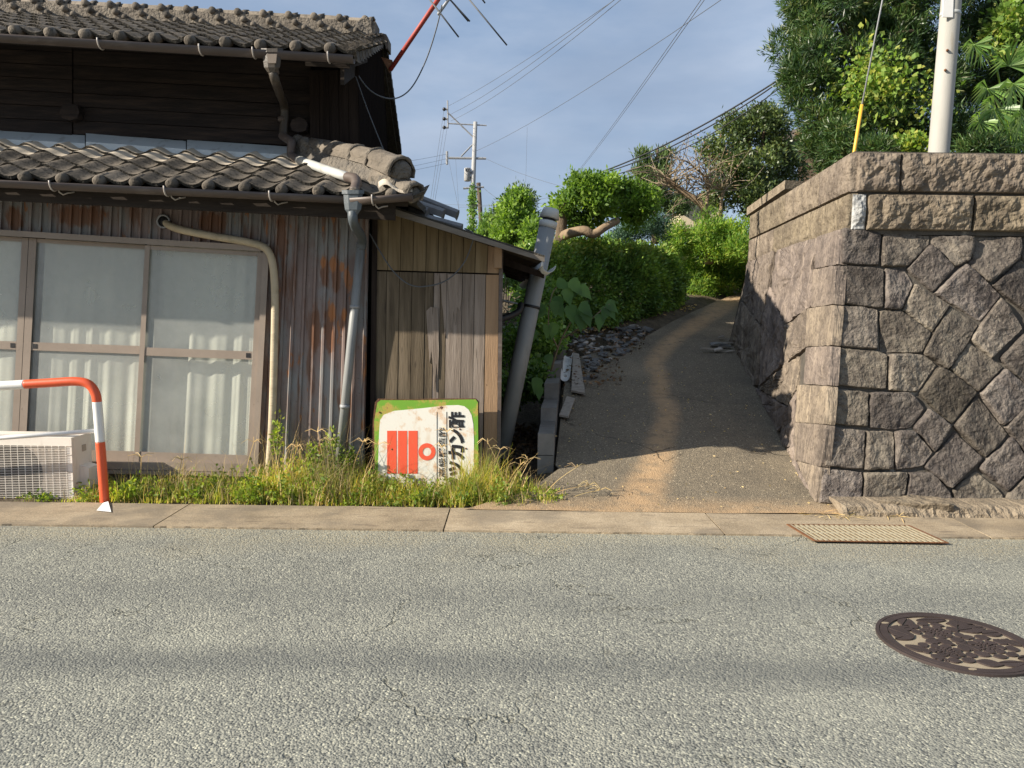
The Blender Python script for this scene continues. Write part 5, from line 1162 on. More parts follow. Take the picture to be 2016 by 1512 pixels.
# ================================================================ manhole cover
mc = G(1873, 1266, 0.0); 
left = G(1716, 1243, 0); MR = .335
mc = Vector((left.x + MR - .004, mc.y, 0))
mh = thing('manhole_cover', mc, 'dark cast iron manhole cover with a flower relief in the road', 'manhole cover')
def disc(r, z0, z1, name, mat, r_in=None, n=64, par_=mh):
    ring = lambda rr, z: [mc + Vector((rr * math.cos(w), rr * math.sin(w), z)) for w in np.linspace(0, 2 * math.pi, n + 1)[:-1]]
    if r_in is None: return MB().prism(ring(r, z0), (0, 0, z1 - z0)).build(name, mat, par_)
    vs = ring(r, z0) + ring(r, z1) + ring(r_in, z1) + ring(r_in, z0); fs = [(j * n + i, j * n + (i + 1) % n, (j + 1) * n + (i + 1) % n, (j + 1) * n + i) for j in range(3) for i in range(n)]
    return link(name, mesh_of(name, vs, fs, mat), par_)
disc(MR, -.01, .012, 'frame', M_IRON, MR - .016); disc(MR - .019, -.01, .0125, 'outer_ring', M_IRON, MR * .845); disc(MR * .85, -.01, .0045, 'lid', M_SAND)
zt = .0125
def relief(name, pts): MB().prism([mc + Vector((x * MR * .84, y * MR * .84, .003)) for x, y in pts], (0, 0, zt - .003 + rq.uniform(-.0022, 0))).build(name, M_IRON, mh)
rq = random.Random(11)
def petal(cx, cy, r0, r1, a, w):
    pts = []
    for t in np.linspace(-1, 1, 9): pts.append((cx + (r1 * (1 - .16 * t * t)) * math.cos(a + w * t), cy + (r1 * (1 - .16 * t * t)) * math.sin(a + w * t)))
    for t in np.linspace(1, -1, 4): pts.append((cx + r0 * math.cos(a + w * .6 * t), cy + r0 * math.sin(a + w * .6 * t)))
    return [p for p in pts]
def inside(pts): return all(x * x + y * y < .985 for x, y in pts)
def clampc(pts): return [((x, y) if x * x + y * y < .97 else (x / math.hypot(x, y) * .985, y / math.hypot(x, y) * .985)) for x, y in pts]
flowers = [(-.12, .36, .44), (.40, -.18, .47), (-.36, -.38, .44)]
for fx, fy, fr_ in flowers:
    for k in range(9): relief('petal', clampc(petal(fx, fy, fr_ * .62, fr_ * rq.uniform(.92, 1.0), 2 * math.pi * k / 9 + fx * 3, .30)))
    for k in range(7): relief('petal', clampc(petal(fx, fy, fr_ * .34, fr_ * .58, 2 * math.pi * (k + .5) / 7 + fx * 3, .38)))
    for rr2, nk in ((.10, 5), (.19, 10), (.28, 14)):
        for k in range(nk):
            a = 2 * math.pi * k / nk + rr2 * 20; x, y = fx + fr_ * rr2 * 1.15 * math.cos(a), fy + fr_ * rr2 * 1.15 * math.sin(a); s_ = .026
            relief('stamen', [(x + s_ * math.cos(w), y + s_ * math.sin(w)) for w in np.linspace(0, 6.28, 7)[:-1]])
def leafp(x, y, a, L, w): return clampc([(x + L * t * math.cos(a) - w * math.sin(math.pi * t) * s_ * math.sin(a), y + L * t * math.sin(a) + w * math.sin(math.pi * t) * s_ * math.cos(a)) for s_, ts in ((1, np.linspace(0, 1, 8)), (-1, np.linspace(1, 0, 8)[1:-1])) for t in ts])
for (x, y, a, L, w) in [(-.95, .05, .5, .42, .10), (-.9, .18, 1.0, .5, .12), (-.62, .12, 2.2, .42, .13), (.3, .42, .3, .5, .13), (.32, .5, 1.0, .42, .12), (.25, .72, .1, .5, .08), (.62, .3, .2, .34, .10), (.8, .1, -.9, .3, .08), (-.2, .84, .05, .5, .07), (-.55, .62, .9, .36, .1), (.2, -.78, -.1, .5, .09), (-.1, -.72, -.3, .36, .1), (-.92, -.18, -.7, .34, .08), (.62, -.62, .1, .3, .08), (-.02, -.05, -1.0, .34, .07), (-.5, -.02, .1, .4, .05), (-.75, .42, .4, .34, .08), (.55, .62, -.6, .25, .06)]: [relief('leaf', [(px_ - s_ * .012 * math.sin(a), py_ + s_ * .012 * math.cos(a)) for px_, py_ in leafp(x, y, a, L * 1.05, w * 1.15 * s_)[:8]]) for s_ in (1, -1)]
for (cx_, cy_) in ((-.82, .28), (.86, .0), (.42, .78), (-.62, -.72)):
    for k in range(9): x, y = cx_ + rq.uniform(-.11, .11), cy_ + rq.uniform(-.11, .11); relief('berry', clampc([(x + .03 * math.cos(w), y + .03 * math.sin(w)) for w in np.linspace(0, 6.28, 7)[:-1]]))
for a in (2.45, -.35, 4.4): p = mc + Vector((MR * .90 * math.cos(a), MR * .90 * math.sin(a), .0128)); MB().prism([p + Vector((.018 * math.cos(w), .010 * math.sin(w), 0)) for w in np.linspace(0, 6.28, 9)[:-1]], (0, 0, .0012)).build('key_slot', M_SAND, mh)
# ================================================================ poles and wires
tp = thing('concrete_pole', P(1848, 301, 6.75), 'pale concrete pole rising behind the stone wall coping', 'pole')
q0, q1 = P(1847, 312, 6.75), P(1878, -60, 6.75)
MB().tube([q0 - Vector((0, 0, .3)), q0, q1, q1 + (q1 - q0) * 2.2], [.083, .083, .078, .06], 28).build('shaft', M_POLE, tp, True)
pa = lambda x, y: P(x, y, 6.665)
MB().prism([pa(1856, 33), pa(1876, 34), pa(1878, -20), pa(1858, -20)], (0, .012, 0)).build('number_plate', M_WHITE, tp)
MB().tube([lerp(q0, q1, .755), lerp(q0, q1, .775)], .081, 24).build('plate_band', M_PIPE_PALE, tp, True)
for x, y in ((1865, 99), (1861, 138)): MB().tube([P(x, y, 6.70), P(x, y, 6.66)], .011, 10).build('step_socket', M_RUST, tp, True)
gw = thing('guy_wire', P(1681, 300, 6.5), 'guy wire in a yellow plastic guard anchored behind the coping corner', 'guy wire')
g0, g1, g2 = P(1681, 304, 6.78), P(1697, 206, 6.78), P(1755, -90, 6.78)
MB().tube([g0 - Vector((0, 0, .15)), g0, g1], .0145, 12).build('guard', M_YEL, gw, True); MB().tube([g1, g2, g2 + (g2 - g1)], .0065, 6).build('wire', M_STEEL, gw, True)
UPY = 30.0
up_o = thing('utility_pole', P(930, 560, UPY), 'distant concrete utility pole with transformer, crossarms and climbing ivy', 'utility pole')
T = lambda x, y, d=0: P(x, y, UPY + d)
MB().tube([T(927, 560), T(930, 400), T(936, 240)], [.11, .10, .075], 14).build('shaft', M_POLE_FAR, up_o, True)
MB().tube([T(883, 311), T(957, 312)], .045, 6).build('crossarm', M_STEEL, up_o); MB().tube([T(882, 243), T(958, 247)], .025, 6).build('crossarm', M_STEEL, up_o)
MB().tube([T(881, 198), T(882, 253)], .03, 6).build('offset_arm', M_STEEL, up_o)
MB().tube([T(882, 222), T(932, 270)], .03, 5).build('brace', M_STEEL, up_o); MB().tube([T(908, 308), T(932, 283)], .03, 5).build('brace', M_STEEL, up_o)
for y in (215, 234, 251): MB().tube([T(882, y), T(877, y)], .04, 6).build('arm_pin', M_STEEL, up_o); MB().sphere(T(874.5, y), .07, 8, 6).build('insulator', M_BLACK, up_o)
MB().tube([T(880, 298), T(880, 324)], .05, 6).build('offset_arm', M_STEEL, up_o)
tq = T(920, 345); MB().tube([T(920, 357), T(920, 355.5), T(920.5, 334), T(920.5, 331)], [.10, .13, .13, .12], 14).build('transformer', M_POLE_FAR, up_o, True)
MB().tube([T(924, 340), T(933, 341)], .05, 6).build('transformer_arm', M_WIRE, up_o); MB().tube([T(924, 350), T(932, 350)], .05, 6).build('transformer_arm', M_WIRE, up_o)
for x in (917, 920.5, 924): MB().tube([T(x, 337, -.14), T(x, 331, -.14)], .022, 6).build('bushing', M_WIRE, up_o)
MB().tube([T(912, 371), T(952, 368)], .04, 6).build('crossarm', M_STEEL, up_o)
wp_ = thing('wood_pole', P(950, 520, 30.4), 'old brown timber pole leaning behind the concrete utility pole', 'pole')
MB().tube([P(952, 520, 30.4), P(942, 360, 30.4)], .085, 10).build('shaft', M_WOODPOLE, wp_, True); MB().tube([P(938, 367, 30.3), P(953, 369, 30.3)], .03, 5).build('arm', M_STEEL, wp_)
def sag(a, b, s, n=8): return [lerp(a, b, t) - Vector((0, 0, s * 4 * t * (1 - t))) for t in np.linspace(0, 1, n + 1)]
GW = 'overhead wires'
for (a, b, s, lb1) in [((884, 208, 30), (1245, -25, 14), .3, 'topmost thin overhead wire rising right from the far pole'), ((885, 226, 30), (1240, -25, 14), .5, 'second thin overhead wire rising right from the far pole'), ((888, 238, 30), (1255, -28, 14), .6, 'third thin overhead wire rising right from the far pole'),
        ((938, 297, 30), (1470, -35, 12), .5, 'long overhead wire climbing to the right past a hanging drop'), ((1127, 350, 40), (1395, -22, 12), .3, 'left wire of the steep pair above the bare tree'), ((1131, 348, 40), (1402, -22, 12), .3, 'right wire of the steep pair above the bare tree'),
        ((958, 313, 30), (1240, 395, 20), .5, 'dark cable descending right from the crossarm to the trees'),
        ((700, 330, 28), (881, 303, 30), .15, 'upper wire entering the crossarm from the left'), ((700, 345, 28), (881, 312, 30), .15, 'middle wire entering the crossarm from the left'), ((700, 352, 28), (881, 321, 30), .15, 'lower wire entering the crossarm from the left'),
        ((874, 216, 30), (845, 410, 24), .1, 'left wire dropping from the upper insulators to the roofs'), ((876, 236, 30), (848, 420, 24), .1, 'middle wire dropping from the insulators to the roofs'), ((880, 253, 30), (852, 420, 24), .1, 'right wire dropping from the insulators to the roofs'),
        ((884, 318, 30), (905, 420, 24), .05, 'left drop wire below the crossarm'), ((897, 312, 30), (904, 420, 24), .05, 'right drop wire below the crossarm'), ((903, 408, 24), (1100, 385, 20), .2, 'cable crossing low behind the timber pole'), ((840, 400, 24), (1095, 398, 20), .2, 'thin cable crossing just under the low cable'), ((951, 369, 30), (985, 395, 24), .05, 'short wire falling right from the timber pole'), ((1038, 250, 24), (1035, 360, 24), 0, 'faint hanging drop wire in mid sky')]:
    cable('overhead_wire', sag(P(*a), P(*b), s * .35), (.0055 if a[2] > 25 else .004), lb1, 'wire', GW, k=2, n=4)
for k, (o1, r1) in enumerate([(0, .011), (3, .009), (13, .007)]):
    cable('overhead_cable', sag(P(1180, 340 + o1 * .8, 12.0), P(1565, 136 + o1 * 1.1, 9.7), .10 + .05 * k), r1, ['upper thick dark cable running into the big tree', 'middle dark cable running into the big tree', 'lower wavy dark cable running into the big tree'][k], 'cable', 'dark cables above the garden', k=2, mat=M_CABLE)
# ================================================================ vegetation
def unit(n):
    d = RNG.normal(size=(n, 3)); return d / np.linalg.norm(d, axis=1)[:, None]
def leaf_cloud(pts, dirs, L, W_, jitL=.35, fold=.15):
    n = len(pts); d = dirs / np.linalg.norm(dirs, axis=1)[:, None]
    r = unit(n); s = np.cross(d, r); s /= np.linalg.norm(s, axis=1)[:, None] + 1e-9; nn_ = np.cross(s, d)
    l = L * (1 + jitL * RNG.uniform(-1, 1, n))[:, None]; w = W_ * (1 + jitL * RNG.uniform(-1, 1, n))[:, None]
    v = np.empty((n, 4, 3)); v[:, 0] = pts; v[:, 1] = pts + d * l * .45 + s * w * .5 + nn_ * w * fold; v[:, 2] = pts + d * l; v[:, 3] = pts + d * l * .45 - s * w * .5 + nn_ * w * fold
    return v.reshape(-1, 3)
def blob_points(blobs, n, shell=.5, lump=.28, seed=0, flat=None):
    vol = np.array([b[1][0] * b[1][1] * b[1][2] for b in blobs]) ** .67; cnt = (n * vol / vol.sum()).astype(int)
    P_, D_ = [], []
    for (cen, rad), k in zip(blobs, cnt):
        d = unit(k); fr = 3.0
        lm = 1 + lump * (np.sin(d[:, 0] * 5 + seed + cen[0]) * np.sin(d[:, 1] * 6 + seed * 2) + np.sin(d[:, 2] * 7 + cen[1] * 3) * np.sin(d[:, 0] * 9 + 1)) * .8
        rr2 = (shell + (1 - shell) * RNG.uniform(0, 1, k) ** .6) * lm
        P_.append(np.array(cen) + d * rr2[:, None] * np.array(rad)); D_.append(d)
    return np.concatenate(P_), np.concatenate(D_)
def clumps(blobs, k, f=.46):
    out = []
    for cen, rad in blobs:
        cen = np.array(cen); rad = np.array(rad); out.append((tuple(cen), tuple(rad * .62)))
        for d_ in unit(k): out.append((tuple(cen + d_ * rad * RNG.uniform(.55, .85)), tuple(rad.mean() * f * RNG.uniform(.55, 1.1) * np.array((1, 1, .8)))))
    return out
def foliage(name, blobs, n_twig, per, L, W_, mat, spread=.06, up=.35, shell=.5, lump=.28, seed=0, parent=None, out=.9):
    tp_, td = blob_points(clumps(blobs, 7) if n_twig > 400 else blobs, n_twig, shell, lump, seed)
    base = np.repeat(tp_, per, 0); dd = np.repeat(td, per, 0)
    dirs = dd * out + unit(len(base)) * .9 + np.array((0, 0, up))
    pts = base + RNG.normal(size=base.shape) * spread
    v = leaf_cloud(pts, dirs, L, W_); q = np.arange(len(v)).reshape(-1, 4)
    o = link(name, np_mesh(name, v, q, mat), parent); tag(o, kind='stuff'); return o
def B(px, py, Y, rx, ry, rz): p = P(px, py, Y); s = Y / F_PX; return ((p.x, p.y, p.z), (rx * s, ry, rz * s))
def limb(parent, pts, r0, r1, mat, name='branch', k=5, n=8):
    sp = spline(pts, k); rs = [lerp(r0, r1, i / (len(sp) - 1)) for i in range(len(sp))]; return MB().tube(sp, rs, n).build(name, mat, parent, True)
# big podocarpus on the bank
podo = thing('podocarpus_tree', P(1690, 320, 9.6), 'large dark narrow-leaved evergreen tree leaning over the wall left of the concrete pole', 'tree')
limb(podo, [P(1700, 340, 9.8), P(1690, 200, 9.9), P(1700, 60, 9.9), P(1720, -100, 9.9)], .16, .07, M_BARK, 'trunk')
for (x, y) in ((1560, 130), (1600, 240), (1620, 30), (1800, 60), (1780, 200)): limb(podo, [P(1695, (y + 260) / 2 + 20, 9.9), P((x + 1695) / 2, y + 20, 9.6), P(x, y, 9.4)], .05, .015, M_BARK)
pb = [B(1590, 110, 9.4, 62, .5, 80), B(1570, 155, 9.2, 48, .4, 50), B(1640, 30, 9.8, 80, .7, 75), B(1605, 225, 9.3, 55, .45, 62), B(1650, 270, 9.0, 60, .5, 52), B(1680, 140, 9.6, 90, .7, 100), B(1740, 30, 10, 110, .8, 90), B(1740, 240, 9.0, 75, .5, 62), B(1800, 130, 9.8, 60, .6, 110), B(1800, 270, 8.9, 50, .4, 38), B(1580, 30, 9.7, 35, .4, 55), B(1700, -70, 10, 140, .9, 60), B(1640, 320, 9.2, 34, .3, 24)]
foliage('crown', pb, 8200, 13, .085, .013, M_PODO, .035, .5, .55, .25, 1, podo)
podo2 = thing('podocarpus_tree', P(1960, 320, 9.6), 'dark evergreen tree with palm fans in front, right of the concrete pole', 'tree')
limb(podo2, [P(1960, 340, 10.2), P(1965, 150, 10.3), P(1950, -60, 10.3)], .14, .07, M_BARK, 'trunk')
foliage('crown', [B(1930, 20, 10.2, 70, .6, 70), B(2010, 40, 10, 70, .6, 80), B(1905, 150, 10.4, 40, .5, 80), B(1990, 180, 10.3, 80, .6, 90), B(1930, 265, 9.2, 60, .45, 42), B(2020, 270, 9.0, 70, .5, 50), B(2090, 120, 10, 80, .7, 150), B(1890, 255, 9.0, 30, .35, 45)], 4600, 13, .085, .013, M_PODO, .035, .5, .55, .25, 2, podo2)
foliage('young_growth', [B(1975, 60, 9.4, 26, .25, 40), B(1985, 30, 9.4, 25, .3, 30)], 130, 7, .07, .05, M_VINE, .05, .1, .3, .3, 4, podo2)
vine = thing('climbing_vine', P(1740, 250, 8.9), 'bright yellow green vine with rounded leaves climbing the big evergreen', 'vine')
limb(vine, [P(1740, 300, 9.0), P(1735, 200, 8.9), P(1700, 130, 8.85)], .012, .006, M_TWIG, 'stem')
foliage('leaves', [B(1705, 140, 8.75, 38, .25, 42), B(1740, 175, 8.65, 52, .25, 40), B(1770, 165, 8.65, 25, .15, 25), B(1705, 190, 8.7, 35, .2, 25), B(1810, 215, 8.6, 22, .2, 22), B(1750, 245, 8.6, 12, .1, 14)], 260, 6, .055, .045, M_VINE, .12, -.3, .1, .5, 3, vine)
low = thing('low_shrub', P(1800, 300, 7.4), 'small yellowish leafy shrub just left of the concrete pole base', 'shrub')
foliage('leaves', [B(1800, 288, 7.4, 34, .15, 15), B(1775, 295, 7.4, 25, .12, 10)], 160, 7, .045, .035, M_VINE, .03, .3, .2, .3, 5, low)
for k, (x, y, sx, lab) in enumerate([(1720, 296, 28, 'narrow-leaved tuft on the coping beside the yellow guard'), (1930, 292, 40, 'narrow-leaved tuft on the coping right of the concrete pole')]):
    t_ = thing('shrub_tuft', P(x, 302, 7.3), lab, 'shrub'); foliage('leaves', [B(x, y, 7.3, sx, .2, 18)], 220, 12, .07, .010, M_PODO, .03, .5, .3, .3, 6 + k, t_)
# palm fans
palm = thing('fan_palm', P(1990, 320, 8.6), 'fan palm with bright drooping fronds at the right edge above the wall', 'palm')
def fan(px, py, Y, L, ang, tilt, nseg=26):
    o = P(px, py, Y); vs = []; fs = []
    for k in range(nseg):
        a = ang + (k / (nseg - 1) - .5) * 3.9; dx, dz = math.cos(a), math.sin(a)
        l = L * (.75 + .25 * math.cos((k / (nseg - 1) - .5) * 3)); w = L * .045
        s_ = Vector((-dz, .15, dx)).normalized() * w
        p1 = o + Vector((dx * l * .55, -.12 * tilt + .05 * math.sin(k), dz * l * .55)); p2 = o + Vector((dx * l, -.15 * tilt, dz * l - L * .22 * (1 + .5 * abs(dx))))
        b = len(vs); vs += [o, p1 + s_, p1 - s_, p2]; fs += [(b, b + 1, b + 2), (b + 1, b + 3, b + 2)]
    return link('frond', mesh_of('frond', vs, fs, M_PALM), palm)
for a in [(1995, 165, 8.5, .36, -1.2, 1), (1985, 130, 8.6, .34, 1.4, .6), (1918, 88, 8.9, .26, -1.4, .7), (1958, 215, 8.5, .36, -1.9, 1), (1928, 240, 8.4, .24, -2.0, .8), (2010, 225, 8.4, .30, -1.2, 1), (1945, 175, 8.8, .33, -1.6, .9), (2012, 295, 8.0, .2, .9, .5), (2030, 120, 8.6, .4, .8, .8), (1990, 255, 8.5, .24, -1.6, .8)]: fan(a[0], a[1], a[2] - .9, a[3] * .88, a[4], a[5])
for (x, y) in ((1995, 165), (1958, 215), (1918, 88), (1945, 175)): MB().tube([P(2000, 330, 8.9), P((x + 2005) / 2, y + 40, 8.2), P(x, y, 7.7)], .009, 6).build('stalk', M_PALM, palm, True)
# dark round tree behind the wall end
dt = thing('broadleaf_tree', P(1480, 440, 16), 'dark green round-headed tree behind the far end of the stone wall', 'tree')
limb(dt, [P(1495, 560, 16), P(1490, 430, 16), P(1480, 330, 16), P(1470, 260, 16)], .13, .05, M_BARK, 'trunk')
for (x, y) in ((1430, 330), (1530, 300), (1450, 250), (1510, 240)): limb(dt, [P(1490, y + 110, 16), P((x + 1490) / 2, y + 40, 16), P(x, y, 15.9)], .04, .015, M_BARK)
foliage('crown', [B(1490, 250, 16, 48, .7, 48), B(1440, 290, 16, 48, .7, 62), B(1530, 265, 16.2, 38, .6, 55), B(1465, 350, 16, 68, .8, 70), B(1540, 350, 16.4, 42, .6, 65), B(1500, 400, 15.6, 60, .6, 45), B(1420, 370, 15.8, 32, .5, 60)], 3000, 9, .075, .038, M_DARKTREE, .06, .3, .5, .3, 9, dt)
# bare plum tree
bt = thing('bare_tree', P(1385, 440, 14.5), 'leafless pruned tree with pale twigs above the green hedge', 'tree')
Y_ = 14.5
limb(bt, [P(1395, 520, Y_), P(1388, 420, Y_), P(1372, 395, Y_), P(1345, 378, Y_), P(1310, 350, Y_)], .085, .05, M_BARK_P, 'trunk')
limb(bt, [P(1388, 425, Y_), P(1395, 370, Y_), P(1392, 345, Y_)], .04, .02, M_BARK_P); limb(bt, [P(1420, 470, Y_), P(1420, 400, Y_), P(1428, 370, Y_)], .04, .02, M_BARK_P)
rb = random.Random(5); mb = MB()
for k in range(120):
    s_ = rb.choice([(1310, 350), (1330, 368), (1350, 380), (1370, 395), (1392, 350), (1398, 370), (1425, 375), (1320, 358)])
    a = rb.uniform(.1, 3.05) if rb.random() < .75 else rb.uniform(2.6, 3.9); L = rb.uniform(28, 105); bend = rb.uniform(-.5, .5)
    p0 = P(s_[0], s_[1], Y_); p1 = P(s_[0] + L * .5 * math.cos(a), s_[1] - L * .5 * math.sin(a), Y_ + rb.uniform(-.4, .4)); p2 = P(s_[0] + L * math.cos(a + bend), s_[1] - L * math.sin(a + bend), Y_ + rb.uniform(-.6, .6))
    mb.tube(spline([p0, p1, p2], 3), [.011, .010, .009, .008, .007, .006, .004], 4)
tag(mb.build('twigs', M_TWIG, bt), kind='stuff')
foliage('old_leaves', [B(1390, 330, Y_, 90, .5, 55)], 110, 2, .05, .03, M_LITTER, .1, 0, .2, .3, 3, bt)
# pale conifer behind it
pc = thing('slender_conifer', P(1285, 420, 19), 'pale feathery conifer standing behind the clipped tree and bare twigs', 'tree')
limb(pc, [P(1290, 480, 19), P(1290, 380, 19), P(1295, 290, 19)], .1, .02, M_BARK, 'trunk')
foliage('crown', [B(1268, 325, 19, 16, .3, 48), B(1306, 320, 19, 15, .3, 45), B(1290, 370, 19, 32, .4, 50), B(1265, 370, 19, 22, .3, 45), B(1330, 400, 19, 40, .5, 45)], 1100, 8, .12, .03, M_CONIF, .06, 1.2, .4, .3, 4, pc)
# clipped cloud tree with a twisting limb
ct = thing('clipped_tree', P(1092, 560, 11.5), 'clipped garden tree with a crooked pale limb above the hedge', 'tree')
Yc = 11.6
limb(ct, [P(1075, 600, Yc), P(1092, 540, Yc), P(1090, 505, Yc), P(1103, 470, Yc), P(1106, 440, Yc), P(1108, 400, Yc)], .12, .07, M_BARK, 'trunk')
limb(ct, [P(1104, 468, Yc), P(1120, 460, Yc - .1), P(1150, 454, Yc - .2), P(1168, 461, Yc - .2), P(1190, 448, Yc - .2), P(1216, 434, Yc - .1)], .085, .05, M_BARK_P)
limb(ct, [P(1090, 500, Yc), P(1115, 490, Yc), P(1135, 485, Yc)], .05, .03, M_BARK)
MB().tube([P(1086, 545, 11.2), P(1093, 528, 11.2)], [.17, .14], 14).build('cut_stump', M_BARK_P, ct, True)
foliage('crown', [B(1150, 375, Yc, 40, .4, 26), B(1112, 408, Yc, 28, .35, 24), B(1195, 362, Yc + .2, 30, .35, 20), B(1185, 408, Yc, 44, .4, 28), B(1245, 420, Yc + .3, 34, .35, 24), B(1232, 380, Yc + .4, 22, .3, 20), B(1142, 442, Yc + .2, 30, .25, 16), B(1275, 395, Yc + .4, 20, .3, 26)], 2100, 8, .068, .034, M_BRIGHT, .05, .35, .45, .35, 6, ct)
# trees at left by the utility pole
lt = thing('garden_tree', P(1010, 480, 17), 'yellow green leafy tree right of the utility pole behind the lean-to roof', 'tree')
limb(lt, [P(1015, 560, 17), P(1010, 470, 17), P(1012, 400, 17)], .12, .04, M_BARK, 'trunk')
foliage('crown', [B(1010, 450, 17, 46, .6, 36), B(1000, 425, 17, 34, .5, 30), B(1020, 400, 17.4, 30, .4, 28), B(990, 465, 16.8, 32, .4, 30), B(1040, 470, 16.8, 30, .4, 30)], 1500, 8, .09, .05, M_BRIGHT, .07, .3, .45, .3, 8, lt)
foliage('upper_crown', [B(1018, 393, 18, 30, .4, 24), B(1040, 420, 18, 24, .4, 34), B(985, 425, 18, 24, .4, 22)], 600, 8, .09, .025, M_CONIF, .06, .6, .4, .3, 9, lt)
cf = thing('small_conifer', P(962, 480, 19), 'small upright conifer beside the ivy covered pole', 'tree')
limb(cf, [P(962, 520, 19), P(962, 420, 19)], .06, .02, M_BARK, 'trunk')
foliage('crown', [B(963, 450, 19, 14, .2, 34), B(975, 445, 19, 11, .2, 30), B(952, 462, 19, 8, .15, 24)], 420, 8, .12, .025, M_HEDGE, .05, 1.6, .4, .2, 2, cf)
ivy = thing('pole_ivy', P(928, 480, 29.8), 'green ivy climbing the lower half of the utility pole', 'ivy')
foliage('leaves', [B(929, 470, 29.8, 6, .14, 60), B(931, 400, 29.8, 4.5, .12, 30), B(927, 520, 29.8, 7, .16, 40)], 390, 6, .10, .075, M_HEDGE, .06, 0, .4, .3, 2, ivy)
sp_ = thing('leafy_shrub', P(1070, 520, 12.8), 'leafy shrub filling the gap behind the flue pipe', 'shrub')
foliage('leaves', [B(1060, 470, 13.5, 22, .4, 42), B(1050, 510, 13.5, 36, .4, 34), B(1080, 540, 12.6, 30, .4, 34), B(1030, 545, 13, 40, .5, 40)], 900, 8, .075, .042, M_BRIGHT, .06, .3, .4, .3, 12, sp_)
# clipped hedge along the driveway
hd = thing('clipped_hedge', P(1260, 640, 11.9), 'dense dark clipped hedge along the left edge of the driveway', 'hedge')
def boxy(name, path, w, h0, n, per, L, W_, mat, parent, topmat=None, bump_=.08):
    pth = [Vector(p) for p in path]; seg_ = [(pth[i + 1] - pth[i]).length for i in range(len(pth) - 1)]; tot = sum(seg_)
    u = RNG.uniform(0, 1, n) * tot; cs = np.cumsum([0] + seg_); idx = np.clip(np.searchsorted(cs, u, 'right') - 1, 0, len(seg_) - 1)
    A_ = np.array([list(p) for p in pth]); tt = (u - cs[idx]) / np.array(seg_)[idx]; base = A_[idx] + (A_[idx + 1] - A_[idx]) * tt[:, None]
    dirv = A_[idx + 1] - A_[idx]; dirv[:, 2] = 0; dirv /= np.linalg.norm(dirv, axis=1)[:, None]; side = np.stack([dirv[:, 1], -dirv[:, 0], np.zeros(n)], 1)
    ang = RNG.uniform(-.35, 1.15, n) * math.pi * .8
    # superellipse cross-section, more leaves on the skin
    cx, cz = np.cos(ang), np.sin(ang); k = (np.abs(cx) ** 4 + np.abs(cz) ** 4) ** -.25; depth = 1 - .35 * RNG.uniform(0, 1, n) ** 2
    lum = 1 + bump_ * (np.sin(u * 7) + np.sin(u * 13 + ang * 4) + np.sin(ang * 9 + u * 5))
    hz = np.interp(u / tot, np.linspace(0, 1, len(h0)), h0)
    off = side * (cx * k * depth * lum * w)[:, None]; z = hz * .5 + cz * k * depth * lum * hz * .5
    tp_ = base + off; tp_[:, 2] += z; td = side * cx[:, None] + np.stack([0 * cx, 0 * cx, cz], 1)
    b_ = np.repeat(tp_, per, 0); dd = np.repeat(td, per, 0); v = leaf_cloud(b_ + RNG.normal(size=b_.shape) * .045, dd + unit(len(b_)) * .9 + np.array((0, 0, .2)), L, W_)
    return tag(link(name, np_mesh(name, v, np.arange(len(v)).reshape(-1, 4), mat), parent), kind='stuff')
hb = [D(1095, 668), D(1150, 652), D(1215, 645), D(1275, 634), D(1318, 618), D(1350, 606)]
hpth = [(p.x - .42, p.y + .35, p.z - .05) for p in hb]
boxy('leaves', hpth, .5, [1.2, 1.25, 1.22, 1.12, 1.0, .8], 8600, 8, .062, .034, M_HEDGE, hd)
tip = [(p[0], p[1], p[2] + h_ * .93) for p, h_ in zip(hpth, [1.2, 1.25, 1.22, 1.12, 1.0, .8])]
boxy('sunlit_top_leaves', tip, .44, [.16] * 6, 950, 7, .062, .034, M_HEDGE_T, hd)  # extra bright leaves along the top, painted to look sunlit
for k in range(9):
    t = k / 8; q = lerp(Vector(hpth[0]), Vector(hpth[-1]), t); MB().tube([q, q + Vector((.03, 0, .5)), q + Vector((-.04, .03, .9))], [.02, .016, .01], 6).build('stem', M_BARK, hd, True)
nd = thing('bamboo_shrub', P(1420, 600, 14), 'bright feathery green shrub beside the stone wall end', 'shrub')
for k in range(10): x = 1330 + k * 14; MB().tube([P(x, 592 - k * 2, 15.6), P(x + 4 * (-1) ** k, 470 + 7 * (k % 3), 15.7)], [.011, .006], 5).build('stem', M_TWIG, nd, True)
foliage('leaves', [B(1345, 470, 14.6, 52, .5, 38), B(1400, 465, 14.4, 55, .55, 44), B(1450, 480, 14.2, 40, .5, 55), B(1432, 525, 15.2, 46, .5, 45), B(1370, 515, 15, 55, .5, 40), B(1462, 535, 15.2, 22, .3, 32), B(1365, 558, 14.8, 42, .4, 32), B(1412, 552, 15.0, 40, .4, 32), B(1450, 548, 15.3, 32, .35, 30), B(1385, 590, 14.7, 26, .3, 16)], 4000, 9, .085, .016, M_NANDINA, .05, .5, .45, .3, 14, nd)
jp = thing('juniper_shrub', P(1260, 470, 13), 'blue green juniper shrub behind the hedge top', 'shrub')
foliage('leaves', [B(1255, 455, 13.2, 42, .4, 26), B(1290, 450, 13.4, 32, .4, 26), B(1225, 465, 13, 28, .3, 18)], 700, 10, .07, .012, M_BLUEG, .05, .5, .4, .3, 15, jp)
bg = thing('far_thicket', P(1430, 600, 19), 'dark thicket closing the top of the lane beside the wall end', 'thicket')
